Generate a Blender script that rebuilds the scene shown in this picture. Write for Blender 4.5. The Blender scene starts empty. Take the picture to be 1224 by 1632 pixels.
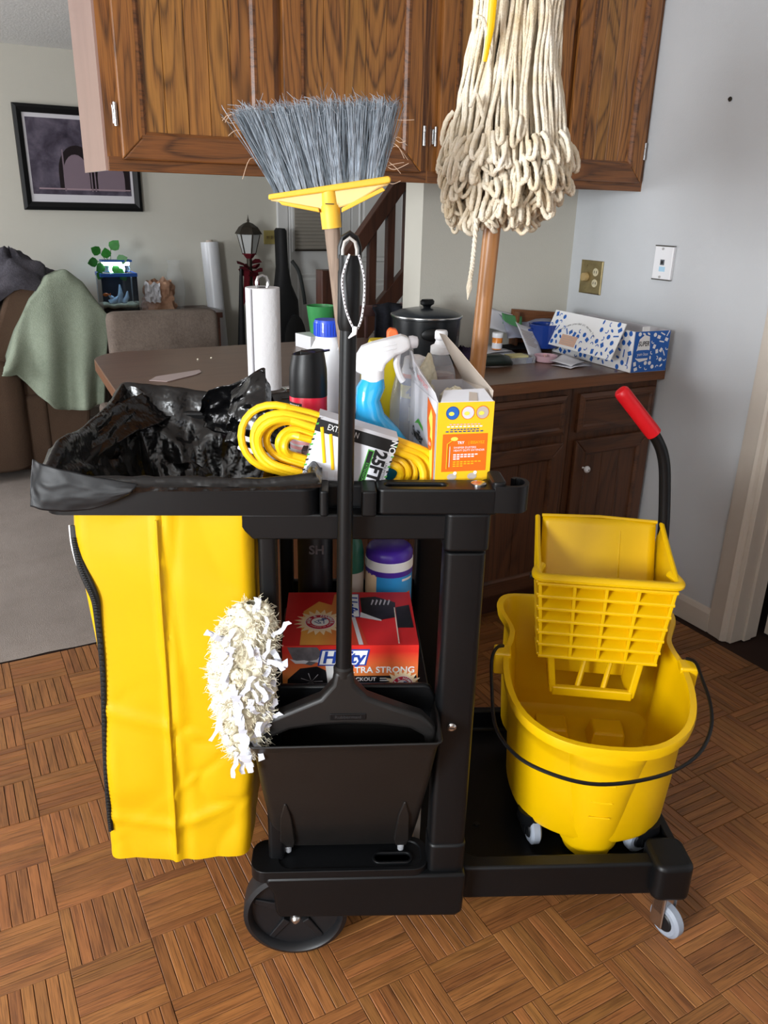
import bpy, bmesh, math, random
from mathutils import Vector, Matrix, noise
R = math.radians
S = bpy.context.scene
COL = S.collection
random.seed(7)

# ------------------------------------------------------------------ camera
EYE = Vector((0.0, 0.0, 1.37))
TILT, ROLL = R(20.95), R(1.44)
_f = Vector((0, math.cos(TILT), -math.sin(TILT))); _r = Vector((1, 0, 0)); _u = _r.cross(_f)
_rr = math.cos(ROLL)*_r + math.sin(ROLL)*_u
_uu = -math.sin(ROLL)*_r + math.cos(ROLL)*_u
cam_data = bpy.data.cameras.new('camera')
cam = bpy.data.objects.new('camera', cam_data); COL.objects.link(cam)
cam_data.sensor_fit = 'VERTICAL'; cam_data.sensor_height = 36.0
cam_data.lens = 1280.0/1632.0*36.0
cam_data.clip_start = 0.02
cam.matrix_world = Matrix(((_rr.x, _uu.x, -_f.x, EYE.x), (_rr.y, _uu.y, -_f.y, EYE.y), (_rr.z, _uu.z, -_f.z, EYE.z), (0, 0, 0, 1)))
S.camera = cam

# ------------------------------------------------------------------ frames: the kitchen runs 29 deg off the view, the cart 3.5 deg
TH = R(29.0); PH = R(3.5)
KO = Vector((0.959, 2.833, 0.0)); CO = Vector((0.0, 1.17, 0.0))
def K(a, b, z=0.0):
    return KO + Vector((math.cos(TH)*a - math.sin(TH)*b, math.sin(TH)*a + math.cos(TH)*b, z))
def C(x, y, z=0.0):
    return CO + Vector((math.cos(PH)*x - math.sin(PH)*y, math.sin(PH)*x + math.cos(PH)*y, z))
CEIL = 2.16; ZC = 0.86

# ------------------------------------------------------------------ light: overcast sky outside, daylight through the windows
S.view_settings.view_transform = 'Standard'; S.view_settings.look = 'None'
S.view_settings.gamma = 1.0; S.view_settings.use_curve_mapping = False
S.view_settings.exposure = 0.0
world = bpy.data.worlds.new('sky'); S.world = world; world.use_nodes = True
bg = world.node_tree.nodes['Background']
bg.inputs[0].default_value = (0.72, 0.83, 1.0, 1); bg.inputs[1].default_value = 1.0
def window_light(name, loc, yaw, w, h, power, color):
    d = bpy.data.lights.new(name, 'AREA'); d.shape = 'RECTANGLE'; d.size = w; d.size_y = h
    d.energy = power; d.color = color
    o = bpy.data.objects.new(name, d); COL.objects.link(o); o.location = loc
    o.rotation_euler = (R(90), 0, yaw)      # shines along its own -Z, turned level
    return o
# kitchen window (left wall), small window behind the camera, living room window
window_light('daylight_kitchen_window', K(-4.62, -2.30, 1.42), TH + R(-90), 1.1, .92, 185, (0.93, 0.97, 1.0))
window_light('daylight_rear_window', K(-2.9, -4.12, 1.35), TH + R(180) + R(180), 1.5, 1.1, 12, (0.95, 0.97, 1.0))
window_light('daylight_living_window', K(-4.62, 2.0, 1.25), TH + R(-90), 1.7, 1.1, 75, (0.96, 0.97, 1.0))

# ------------------------------------------------------------------ mesh helpers
class MB:
    def __init__(s): s.v = []; s.f = []; s.mi = []; s.cur = 0
    def pts(s, ps):
        n = len(s.v); s.v.extend([tuple(p) for p in ps]); return n
    def face(s, idx): s.f.append(tuple(idx)); s.mi.append(s.cur)
    def poly(s, ps):
        n = s.pts(ps); s.face(range(n, n+len(ps))); return s
    def box(s, x0, x1, y0, y1, z0, z1):
        n = s.pts([(x0,y0,z0),(x1,y0,z0),(x1,y1,z0),(x0,y1,z0),(x0,y0,z1),(x1,y0,z1),(x1,y1,z1),(x0,y1,z1)])
        for q in ((3,2,1,0),(4,5,6,7),(0,1,5,4),(1,2,6,5),(2,3,7,6),(3,0,4,7)): s.face([n+i for i in q])
        return s
    def hexa(s, p):      # 8 corners, bottom ring then top ring
        n = s.pts(p)
        for q in ((3,2,1,0),(4,5,6,7),(0,1,5,4),(1,2,6,5),(2,3,7,6),(3,0,4,7)): s.face([n+i for i in q])
        return s
    def loft(s, rings, cap0=True, cap1=True, closed=True):
        m = len(rings[0]); ns = [s.pts(r) for r in rings]
        for a, b in zip(ns[:-1], ns[1:]):
            for i in range(m if closed else m-1):
                j = (i+1) % m; s.face((a+i, a+j, b+j, b+i))
        if cap0: s.face([ns[0]+i for i in range(m)][::-1])
        if cap1: s.face([ns[-1]+i for i in range(m)])
        return s
    def tube(s, path, r, n=8, closed=False, caps=True, flat=1.0):
        P = [Vector(p) for p in path]; m = len(P)
        rs = r if isinstance(r, (list, tuple)) else [r]*m
        T = []
        for i in range(m):
            a = P[(i-1) % m] if (closed or i > 0) else P[i]
            b = P[(i+1) % m] if (closed or i < m-1) else P[i]
            t = b-a; T.append(t.normalized() if t.length > 1e-9 else Vector((0,0,1)))
        ref = Vector((0,0,1)) if abs(T[0].z) < .9 else Vector((1,0,0))
        u = (ref - T[0]*ref.dot(T[0])).normalized(); rings = []
        for i in range(m):
            u = (u - T[i]*u.dot(T[i])); u = u.normalized() if u.length > 1e-6 else T[i].orthogonal().normalized()
            w = T[i].cross(u)
            rings.append([P[i] + (u*math.cos(2*math.pi*k/n) + w*math.sin(2*math.pi*k/n)*flat)*rs[i] for k in range(n)])
        if closed: rings.append(rings[0]); return s.loft(rings, False, False)
        return s.loft(rings, caps, caps)
    def lathe(s, prof, n=24, c=(0,0,0), sx=1.0, sy=1.0, cap0=True, cap1=True, ax='z'):
        rings = []
        for r, z in prof:
            ring = []
            for k in range(n):
                x = math.cos(2*math.pi*k/n)*r*sx; y = math.sin(2*math.pi*k/n)*r*sy
                p = (x, y, z) if ax == 'z' else ((x, -z, y) if ax == 'y' else (z, x, y))
                ring.append((p[0]+c[0], p[1]+c[1], p[2]+c[2]))
            rings.append(ring)
        return s.loft(rings, cap0, cap1)
    def prism(s, poly, d0, d1, ax='z'):     # ax: direction of extrusion
        f = {'z': lambda p, d: (p[0], p[1], d), 'y': lambda p, d: (p[0], d, p[1]), 'x': lambda p, d: (d, p[0], p[1])}[ax]
        return s.loft([[f(p, d0) for p in poly], [f(p, d1) for p in poly]])
    def grid(s, nu, nv, fn, wrap=False):
        n = s.pts([fn(i/(nu if wrap else nu-1), j/(nv-1)) for j in range(nv) for i in range(nu)])
        for j in range(nv-1):
            for i in range(nu if wrap else nu-1):
                k = (i+1) % nu
                s.face((n+j*nu+i, n+j*nu+k, n+(j+1)*nu+k, n+(j+1)*nu+i))
        return s
    def mesh(s, name, smooth=35):
        me = bpy.data.meshes.new(name); me.from_pydata(s.v, [], s.f)
        bm = bmesh.new(); bm.from_mesh(me); bmesh.ops.recalc_face_normals(bm, faces=bm.faces); bm.to_mesh(me); bm.free()
        if any(s.mi): me.polygons.foreach_set('material_index', s.mi)
        if smooth:
            me.polygons.foreach_set('use_smooth', [True]*len(me.polygons))
            me.set_sharp_from_angle(angle=R(smooth))
        me.update(); return me
    def build(s, name, mat, parent=None, smooth=35, bevel=0, solid=0, subd=0, seg=2, loc=None, rot=None):
        me = s.mesh(name, smooth)
        for m in (mat if isinstance(mat, (list, tuple)) else [mat]): me.materials.append(m)
        o = bpy.data.objects.new(name, me); COL.objects.link(o)
        if parent: o.parent = parent
        if loc is not None: o.location = loc
        if rot is not None: o.rotation_euler = rot
        if solid:
            q = o.modifiers.new('solid', 'SOLIDIFY'); q.thickness = solid; q.offset = 0
        if bevel:
            q = o.modifiers.new('bevel', 'BEVEL'); q.width = bevel; q.segments = seg; q.limit_method = 'ANGLE'; q.angle_limit = R(40); q.harden_normals = False
        if subd:
            q = o.modifiers.new('subd', 'SUBSURF'); q.levels = subd; q.render_levels = subd
        return o
def box(x0, x1, y0, y1, z0, z1): return MB().box(x0, x1, y0, y1, z0, z1)
def rrect(x0, x1, y0, y1, r, n=4):
    out = []
    for cx, cy, a0 in ((x1-r, y1-r, 0), (x0+r, y1-r, 90), (x0+r, y0+r, 180), (x1-r, y0+r, 270)):
        for k in range(n+1):
            t = R(a0+90*k/n); out.append((cx+r*math.cos(t), cy+r*math.sin(t)))
    return out
def at_z(poly, z): return [(p[0], p[1], z) for p in poly]
def arc(cx, cy, r, a0, a1, n=8): return [(cx+r*math.cos(R(a0+(a1-a0)*i/n)), cy+r*math.sin(R(a0+(a1-a0)*i/n))) for i in range(n+1)]
def lerp(a, b, t): return a+(b-a)*t
def interp(tab, x):
    if x <= tab[0][0]: return tab[0][1]
    for (x0, y0), (x1, y1) in zip(tab[:-1], tab[1:]):
        if x <= x1: return y0+(y1-y0)*(x-x0)/(x1-x0)
    return tab[-1][1]
def spline(pts, n=8):       # Catmull-Rom through the points
    P = [Vector(p) for p in pts]; out = []
    for i in range(len(P)-1):
        a = P[max(i-1, 0)]; b = P[i]; c = P[i+1]; d = P[min(i+2, len(P)-1)]
        for k in range(n):
            t = k/n
            out.append(0.5*((2*b)+(c-a)*t+(2*a-5*b+4*c-d)*t*t+(3*b-a-3*c+d)*t**3))
    out.append(P[-1]); return out
def nz(x, y=0.0, z=0.0): return noise.noise(Vector((x, y, z)))

def tag(o, label=None, cat=None, group=None, kind=None):
    if label: o['label'] = label
    if cat: o['category'] = cat
    if group: o['group'] = group
    if kind: o['kind'] = kind
    return o
def thing(name, label, cat, loc=(0,0,0), rotz=0.0, group=None):
    o = bpy.data.objects.new(name, None); COL.objects.link(o); o.empty_display_size = 0.05
    o.location = loc; o.rotation_euler = (0, 0, rotz)
    return tag(o, label, cat, group)
def thingK(name, label, cat, a, b, z=0.0, rot=0.0, group=None): return thing(name, label, cat, K(a, b, z), TH+R(rot), group)
def thingC(name, label, cat, x, y, z=0.0, rot=0.0, group=None): return thing(name, label, cat, C(x, y, z), PH+R(rot), group)
def struct(name, mb, mat, frame='K', **kw):
    o = mb.build(name, mat, None, **kw)
    if frame == 'K': o.location = KO; o.rotation_euler = (0, 0, TH)
    return tag(o, kind='structure')

# flat lettering: built-in font turned into mesh; M places the text plane (x right, y up, z out)
def face_m(origin, right, up):
    r = Vector(right).normalized(); u = Vector(up); u = (u - r*u.dot(r)).normalized(); n = r.cross(u)
    o = Vector(origin)
    return Matrix(((r.x, u.x, n.x, o.x), (r.y, u.y, n.y, o.y), (r.z, u.z, n.z, o.z), (0, 0, 0, 1)))
def text(s, size, mat, parent, M, x=0.0, y=0.0, name='lettering', align='CENTER', sx=1.0, shear=0.0, bold=0.0, lift=0.0006):
    cu = bpy.data.curves.new('txt', 'FONT'); cu.body = s; cu.size = size; cu.align_x = align; cu.align_y = 'CENTER'
    cu.shear = shear; cu.offset = bold*size; cu.resolution_u = 3
    t = bpy.data.objects.new('txt', cu)
    me = bpy.data.meshes.new_from_object(t)
    bpy.data.objects.remove(t); bpy.data.curves.remove(cu)
    me.transform(M @ Matrix.Translation((x, y, lift)) @ Matrix.Diagonal((sx, 1, 1, 1)))
    me.materials.clear(); me.materials.append(mat)
    o = bpy.data.objects.new(name, me); COL.objects.link(o); o.parent = parent
    return o
def arctext(s, size, mat, parent, M, cx, cy, r, mid, name='lettering', inward=False, step=None, bold=0.0, lift=0.0006):
    step = step or size*0.72/r
    for i, ch in enumerate(s):
        if ch == ' ': continue
        k = i-(len(s)-1)/2
        a = R(mid) - k*step if not inward else R(mid) + k*step
        rot = a-math.pi/2 if not inward else a+math.pi/2
        MM = M @ Matrix.Translation((cx+r*math.cos(a), cy+r*math.sin(a), 0)) @ Matrix.Rotation(rot, 4, 'Z')
        text(ch, size, mat, parent, MM, name=name, bold=bold, lift=lift)
def decal(ps, mat, parent, M, name='print', lift=0.0003):       # flat printed shape
    mb = MB(); mb.poly([M @ Vector((p[0], p[1], lift)) for p in ps]); return mb.build(name, mat, parent, smooth=0)
def rect(x0, x1, y0, y1): return [(x0,y0),(x1,y0),(x1,y1),(x0,y1)]
def disc(cx, cy, r, n=24, sy=1.0): return [(cx+r*math.cos(2*math.pi*k/n), cy+r*sy*math.sin(2*math.pi*k/n)) for k in range(n)]

# ------------------------------------------------------------------ materials
def lin(h):
    h = h.lstrip('#'); out = []
    for i in (0, 2, 4):
        c = int(h[i:i+2], 16)/255; out.append(c/12.92 if c <= .04045 else ((c+.055)/1.055)**2.4)
    return (*out, 1.0)
def new_mat(name):
    m = bpy.data.materials.new(name); m.use_nodes = True
    return m, m.node_tree.nodes, m.node_tree.links, m.node_tree.nodes['Principled BSDF']
def ramp(nt, stops):
    r = nt.new('ShaderNodeValToRGB'); e = r.color_ramp.elements
    while len(e) < len(stops): e.new(0.5)
    for el, (p, c) in zip(e, stops): el.position = p; el.color = c if not isinstance(c, str) else lin(c)
    return r
def coords(nt, lk, scale, src='Object', rot=(0,0,0)):
    t = nt.new('ShaderNodeTexCoord'); mp = nt.new('ShaderNodeMapping')
    mp.inputs['Scale'].default_value = scale; mp.inputs['Rotation'].default_value = rot
    lk.new(t.outputs[src], mp.inputs['Vector']); return mp
def nnoise(nt, lk, mp, scale, detail=2.0, rough=.5, dist=0.0):
    n = nt.new('ShaderNodeTexNoise'); n.inputs['Scale'].default_value = scale; n.inputs['Detail'].default_value = detail
    n.inputs['Roughness'].default_value = rough; n.inputs['Distortion'].default_value = dist
    lk.new(mp.outputs[0], n.inputs['Vector']); return n
def bump(nt, lk, b, src, strength, dist=.002):
    u = nt.new('ShaderNodeBump'); u.inputs['Strength'].default_value = strength; u.inputs['Distance'].default_value = dist
    lk.new(src, u.inputs['Height']); lk.new(u.outputs[0], b.inputs['Normal']); return u
def mathn(nt, lk, op, a, b=None):
    m = nt.new('ShaderNodeMath'); m.operation = op
    for i, x in enumerate((a, b)):
        if x is None: continue
        if isinstance(x, (int, float)): m.inputs[i].default_value = x
        else: lk.new(x, m.inputs[i])
    return m.outputs[0]
def mix(nt, lk, mode, fac, a, b):
    m = nt.new('ShaderNodeMixRGB'); m.blend_type = mode
    for i, x in ((0, fac), (1, a), (2, b)):
        if isinstance(x, (int, float)): m.inputs[i].default_value = x
        elif isinstance(x, tuple): m.inputs[i].default_value = x
        else: lk.new(x, m.inputs[i])
    return m.outputs[0]
def plain(name, hexc, rough=.5, metal=0.0, spec=.5, var=.0, vscale=8.0, bmp=0.0, bscale=60.0, coat=0.0, trans=0.0, ior=1.45, emis=0.0, alpha=1.0, sheen=0.0):
    m, nt, lk, b = new_mat(name)
    c = lin(hexc); b.inputs['Base Color'].default_value = c
    b.inputs['Roughness'].default_value = rough; b.inputs['Metallic'].default_value = metal
    b.inputs['Specular IOR Level'].default_value = spec; b.inputs['Coat Weight'].default_value = coat
    b.inputs['Transmission Weight'].default_value = trans; b.inputs['IOR'].default_value = ior; b.inputs['Alpha'].default_value = alpha
    b.inputs['Sheen Weight'].default_value = sheen
    mp = coords(nt, lk, (1,1,1))
    n = nnoise(nt, lk, mp, vscale, 3, .6)
    if var:
        r = ramp(nt, [(.3, tuple(x*(1-var) for x in c[:3])+(1,)), (.7, tuple(min(1, x*(1+var*.6)) for x in c[:3])+(1,))])
        lk.new(n.outputs['Fac'], r.inputs[0]); lk.new(r.outputs[0], b.inputs['Base Color'])
    if bmp:
        n2 = nnoise(nt, lk, mp, bscale, 3, .6); bump(nt, lk, b, n2.outputs['Fac'], bmp)
    if emis:
        b.inputs['Emission Color'].default_value = c; b.inputs['Emission Strength'].default_value = emis
    return m
def wood(name, light, mid, dark, axis='z', ringk=9.0, rough=.42, scale=1.0, rnd=0, fine=.5, coat=0.15, cath=.75, hue=.25, stretch=7.0):
    """oak: contour bands of a stretched noise (cathedral grain) with fine pores; rnd 1 = varies per object, 2 = per mesh island"""
    m, nt, lk, b = new_mat(name)
    sc = [1.0, 1.0, 1.0]; sc['xyz'.index(axis)] = 1.0/stretch
    t = nt.new('ShaderNodeTexCoord'); vec = t.outputs['Object']; rv = None
    if rnd:
        if rnd == 1: rv = nt.new('ShaderNodeObjectInfo').outputs['Random']
        else: rv = nt.new('ShaderNodeNewGeometry').outputs['Random Per Island']
        cx = nt.new('ShaderNodeCombineXYZ')
        for i, k in enumerate((37.0, 91.0, 53.0)): lk.new(mathn(nt, lk, 'MULTIPLY', rv, k), cx.inputs[i])
        va = nt.new('ShaderNodeVectorMath'); va.operation = 'ADD'; lk.new(vec, va.inputs[0]); lk.new(cx.outputs[0], va.inputs[1]); vec = va.outputs[0]
    mp = nt.new('ShaderNodeMapping'); mp.inputs['Scale'].default_value = [x*scale for x in sc]; lk.new(vec, mp.inputs['Vector'])
    sc2 = [1.0, 1.0, 1.0]; sc2['xyz'.index(axis)] = 1.0/30
    mp2 = nt.new('ShaderNodeMapping'); mp2.inputs['Scale'].default_value = [x*scale for x in sc2]; lk.new(vec, mp2.inputs['Vector'])
    n1 = nnoise(nt, lk, mp, 7.0, 1.5, .45, .2)
    n2 = nnoise(nt, lk, mp2, 190.0, 2, .6)
    n3 = nnoise(nt, lk, mp, 3.0, 2, .5)
    v = mathn(nt, lk, 'MULTIPLY', n1.outputs['Fac'], ringk)
    v = mathn(nt, lk, 'ADD', v, mathn(nt, lk, 'MULTIPLY', n2.outputs['Fac'], .35))
    v = mathn(nt, lk, 'FRACT', v)
    r1 = ramp(nt, [(0.0, dark), (.16, mid), (.5, light), (.8, light), (1.0, dark)]); lk.new(v, r1.inputs[0])
    r2 = ramp(nt, [(.36, dark), (.56, light)]); lk.new(n2.outputs['Fac'], r2.inputs[0])
    r3 = ramp(nt, [(.3, mid), (.7, light)]); lk.new(n3.outputs['Fac'], r3.inputs[0])
    c = mix(nt, lk, 'MIX', cath, r3.outputs[0], r1.outputs[0])
    c = mix(nt, lk, 'MIX', fine*.6, c, r2.outputs[0])
    if rv is not None:
        hs = nt.new('ShaderNodeHueSaturation'); lk.new(c, hs.inputs['Color'])
        mr = nt.new('ShaderNodeMapRange'); mr.inputs[3].default_value = 1-hue; mr.inputs[4].default_value = 1+hue; lk.new(rv, mr.inputs[0]); lk.new(mr.outputs[0], hs.inputs['Value'])
        mr2 = nt.new('ShaderNodeMapRange'); mr2.inputs[3].default_value = .497; mr2.inputs[4].default_value = .506
        lk.new(mathn(nt, lk, 'FRACT', mathn(nt, lk, 'MULTIPLY', rv, 7.31)), mr2.inputs[0]); lk.new(mr2.outputs[0], hs.inputs['Hue'])
        c = hs.outputs[0]
    lk.new(c, b.inputs['Base Color'])
    b.inputs['Roughness'].default_value = rough; b.inputs['Coat Weight'].default_value = coat; b.inputs['Coat Roughness'].default_value = .3
    bump(nt, lk, b, n2.outputs['Fac'], .12, .001)
    return m
def fabric(name, c0, c1, scale=220.0, bscale=300.0, big=3.0, rough=.95, bstr=.6):
    m, nt, lk, b = new_mat(name); mp = coords(nt, lk, (1,1,1))
    n = nnoise(nt, lk, mp, big, 4, .65); n2 = nnoise(nt, lk, mp, scale, 2, .7)
    r = ramp(nt, [(.3, c0), (.7, c1)])
    lk.new(mathn(nt, lk, 'ADD', mathn(nt, lk, 'MULTIPLY', n.outputs['Fac'], .55), mathn(nt, lk, 'MULTIPLY', n2.outputs['Fac'], .45)), r.inputs[0])
    lk.new(r.outputs[0], b.inputs['Base Color']); b.inputs['Roughness'].default_value = rough; b.inputs['Specular IOR Level'].default_value = .2
    n3 = nnoise(nt, lk, mp, bscale, 2, .6); bump(nt, lk, b, n3.outputs['Fac'], bstr, .003)
    return m
def glassy(name, hexc='#ffffff', rough=.03, alpha_mix=.8):
    """thin clear film or pane: mostly see-through with a gloss"""
    m, nt, lk, b = new_mat(name)
    out = nt['Material Output']; tr = nt.new('ShaderNodeBsdfTransparent'); tr.inputs[0].default_value = lin(hexc)
    gl = nt.new('ShaderNodeBsdfGlossy'); gl.inputs['Roughness'].default_value = rough
    mx = nt.new('ShaderNodeMixShader'); fr = nt.new('ShaderNodeFresnel'); fr.inputs[0].default_value = 1.45
    lk.new(mathn(nt, lk, 'ADD', fr.outputs[0], 1-alpha_mix-.1), mx.inputs[0]); lk.new(tr.outputs[0], mx.inputs[1]); lk.new(gl.outputs[0], mx.inputs[2])
    lk.new(mx.outputs[0], out.inputs[0]); nt.remove(b); return m

M = {}
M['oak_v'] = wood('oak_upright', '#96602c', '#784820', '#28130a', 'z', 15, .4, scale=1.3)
M['oak_h'] = wood('oak_level', '#7f4d25', '#68401f', '#28130a', 'x', 13, .4, scale=1.3)
M['oak_plank'] = wood('oak_plank', '#9f6a32', '#805026', '#2b150a', 'z', 13, .42, scale=1.2, rnd=1, hue=.07, cath=.85, stretch=5.5)
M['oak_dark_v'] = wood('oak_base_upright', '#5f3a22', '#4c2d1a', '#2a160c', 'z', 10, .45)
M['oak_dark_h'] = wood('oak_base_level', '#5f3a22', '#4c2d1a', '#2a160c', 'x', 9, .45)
M['veneer'] = wood('pale_end_veneer', '#9c7f74', '#937468', '#7d6057', 'z', 3, .35, fine=.3, cath=.3)
M['laminate'] = wood('counter_laminate', '#6c4c37', '#634431', '#49301f', 'x', 6, .34, fine=.45, cath=.5, coat=.3)
M['edge'] = wood('counter_edge', '#7b4d2c', '#6b4126', '#4a2a16', 'x', 4, .42, fine=.5, cath=.3)
M['parquet'] = wood('parquet_oak', '#976236', '#7d4d29', '#432513', 'y', 5, .42, scale=2.2, rnd=1, fine=.75, coat=.08, cath=.4, hue=.2)
M['parquet_far'] = wood('parquet_oak_joined', '#976236', '#7d4d29', '#432513', 'y', 5, .42, scale=2.2, rnd=2, fine=.75, coat=.08, cath=.4, hue=.2)
M['parquet_far_x'] = wood('parquet_oak_joined_cross', '#976236', '#7d4d29', '#432513', 'x', 5, .42, scale=2.2, rnd=2, fine=.75, coat=.08, cath=.4, hue=.2)
M['stair'] = wood('stair_wood', '#4f2d20', '#432418', '#2a140d', 'z', 6, .4)
M['handle'] = wood('mop_handle_wood', '#b98350', '#ab7440', '#8a5a2c', 'z', 4, .4, fine=.5, cath=.3)
M['greywood'] = wood('weathered_handle', '#8d7a6a', '#7c6a5c', '#5c4c40', 'z', 6, .75, coat=0, fine=.7, cath=.4)
M['darkwood'] = wood('sideboard_wood', '#4a2a1f', '#3f231a', '#2a150f', 'x', 5, .35)
M['grout'] = plain('parquet_bed', '#2a160c', .9)
M['wall'] = plain('wall_paint', '#c2bfb4', .85, bmp=.25, bscale=180, var=.03, vscale=2)
M['wall_cool'] = plain('wall_paint_right', '#c6c9cc', .8, bmp=.3, bscale=160, var=.03, vscale=2)
M['ceil'] = plain('popcorn_ceiling', '#e6e6e4', .95, bmp=1.0, bscale=90, var=.06, vscale=60)
M['rearwall'] = plain('rear_kitchen_paint', '#6d5c4a', .8, var=.05)
M['trim'] = plain('white_trim_paint', '#cfc6ba', .5, var=.04)
M['door'] = plain('white_door_paint', '#d2d2d0', .5)
M['carpet'] = fabric('beige_carpet', '#7f766f', '#9a9089', 260, 420, 4.0, bstr=.9)
M['black'] = plain('black_plastic', '#090a0c', .42, bmp=.05, bscale=300, var=.12, spec=.36)
M['black2'] = plain('worn_black_plastic', '#151312', .5, bmp=.08, bscale=200, var=.18, vscale=20)
M['rubber'] = plain('black_rubber', '#101114', .45)
M['greyrub'] = plain('grey_rubber', '#8d94a0', .55)
M['steel'] = plain('bright_steel', '#c9c9c9', .25, 1.0)
M['brass'] = plain('brass', '#b3a47c', .35, 1.0, var=.2, vscale=30)
M['yellow'] = plain('yellow_plastic', '#e0b200', .36, var=.03)
M['yellow_in'] = M['yellow']
M['vinyl'] = plain('yellow_vinyl', '#d0a500', .42, bmp=.1, bscale=9, var=.04, vscale=5)
M['zip'] = plain('zipper_tape', '#141413', .6)
M['bagfilm'] = plain('black_bag_film', '#070708', .24, bmp=.6, bscale=18, spec=.6)
for _n in M['bagfilm'].node_tree.nodes:
    if _n.type == 'BUMP': _n.inputs['Distance'].default_value = .012
M['baghem'] = plain('dull_bag_hem', '#0b0c0f', .5, bmp=.3, bscale=20, spec=.4)
M['broom_y'] = plain('broom_cap_yellow', '#e2b238', .5, var=.05)
M['broom_p'] = plain('broom_cap_face', '#e6c684', .55, var=.06)
M['bristle'] = plain('grey_bristle', '#a6b0ba', .6, var=.25, vscale=80)
M['bristle_d'] = plain('dark_bristle', '#757f88', .7, var=.25, vscale=80)
M['yarn'] = fabric('cotton_yarn', '#d2bd98', '#f6f1e4', 40, 500, 9.0, bstr=.8)
M['fluff'] = fabric('duster_fluff', '#ccc3a4', '#f0ecdc', 60, 120, 14.0, bstr=1.0)
M['strip'] = plain('duster_strip', '#cdd0da', .6)
M['white'] = plain('white_plastic', '#e6e7ea', .4)
M['paper'] = plain('white_paper', '#d9dae0', .8)
M['card'] = plain('grey_card', '#b9aca0', .85, var=.06)
M['red'] = plain('red_grip', '#c8101c', .4)
M['redcan'] = plain('red_can', '#d51f3c', .35)
M['blackink'] = plain('black_ink', '#121214', .6)
M['whiteink'] = plain('white_ink', '#eeeeee', .6)
M['blueink'] = plain('blue_ink', '#1c3f9c', .6)
M['boxblue'] = plain('box_blue_print', '#2360b4', .6)
M['navy'] = plain('navy_ink', '#1f3f86', .6)
M['greenink'] = plain('green_ink', '#4ba83a', .6)
M['orange'] = plain('orange_print', '#e86a14', .5)
M['amber'] = plain('amber_print', '#f2ae18', .5)
M['boxyel'] = plain('box_yellow_print', '#f4bd1e', .5)
M['greyprint'] = plain('grey_print', '#cfcdd2', .55)
M['redprint'] = plain('red_print', '#d3262a', .45)
M['pinkprint'] = plain('pink_print', '#e8a7ac', .5)
M['logored'] = plain('logo_red', '#c3203c', .5)
M['chartreuse'] = plain('yellow_fluff_print', '#e6dc5a', .5)
M['bluecap'] = plain('blue_cap', '#1a44c0', .4)
M['bluecap'].node_tree.nodes['Principled BSDF'].inputs['Coat Weight'].default_value = .3
M['liquid'] = plain('blue_bottle', '#2aa8e2', .2, coat=.4, var=.08)
M['clearpl'] = plain('clear_plastic', '#c3c6cc', .12, alpha=.38)
M['purple'] = plain('purple_cap', '#4a2a9c', .35)
M['cyan'] = plain('canister_blue', '#2f9be0', .4)
M['green'] = plain('green_cup', '#3a9150', .45)
M['dkgreen'] = plain('green_bottle', '#1c5a45', .35)
M['cordyel'] = plain('yellow_cord', '#f2c018', .38, var=.05)
M['potblk'] = plain('pot_enamel', '#15181b', .3, var=.1)
M['potlid'] = plain('pot_lid_grey', '#3b4148', .25, .5)
M['glass'] = plain('clear_glass', '#c9cac8', .12, alpha=.2)
M['couch'] = fabric('brown_couch', '#4a3a2f', '#5e4b3d', 200, 260, 3.0)
M['blanket'] = fabric('sage_blanket', '#7d8877', '#99a391', 120, 240, 5.0, bstr=1.0)
M['throw'] = fabric('grey_throw', '#35343a', '#56535a', 90, 200, 8.0, bstr=1.0)
M['denim'] = fabric('blue_cloth', '#2c4a72', '#41658f', 90, 200, 8.0)
M['taupe'] = fabric('taupe_suede', '#5a5049', '#7b6f66', 120, 200, 9.0)
M['jacket'] = fabric('dark_jacket', '#23242b', '#33353e', 120, 200, 6.0)
M['bow'] = fabric('red_bow', '#4a1018', '#6a1a24', 60, 160, 9.0)
M['kraft'] = fabric('paper_bag', '#9c735c', '#c09a80', 20, 60, 9.0)
M['leaf'] = plain('leaf_green', '#2f7a2c', .4, var=.3, vscale=30)
M['guitar'] = plain('black_nylon', '#111214', .7, bmp=.3, bscale=300)
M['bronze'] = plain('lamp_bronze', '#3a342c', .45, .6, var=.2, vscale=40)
M['frost'] = plain('frosted_pane', '#b4b6b4', .4)
M['blind'] = plain('blind_slat', '#9a948a', .6)
M['pill'] = plain('amber_bottle', '#d9822a', .25, coat=.3)
M['mug'] = plain('blue_mug', '#1d3a86', .2, coat=.4)
M['aqglow'] = plain('aquarium_lamp', '#d8f0ff', .4, emis=14.0)
M['water'] = glassy('aquarium_glass', '#cfe0f2', .02, .86)
M['aqback'] = plain('aquarium_back', '#070a10', .6)
M['sand'] = plain('sand', '#c4ab84', .9, bmp=.6, bscale=200, var=.2, vscale=80)
M['rock'] = plain('white_stone', '#b9bcbc', .8, var=.2, vscale=40)
M['art'] = None
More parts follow.
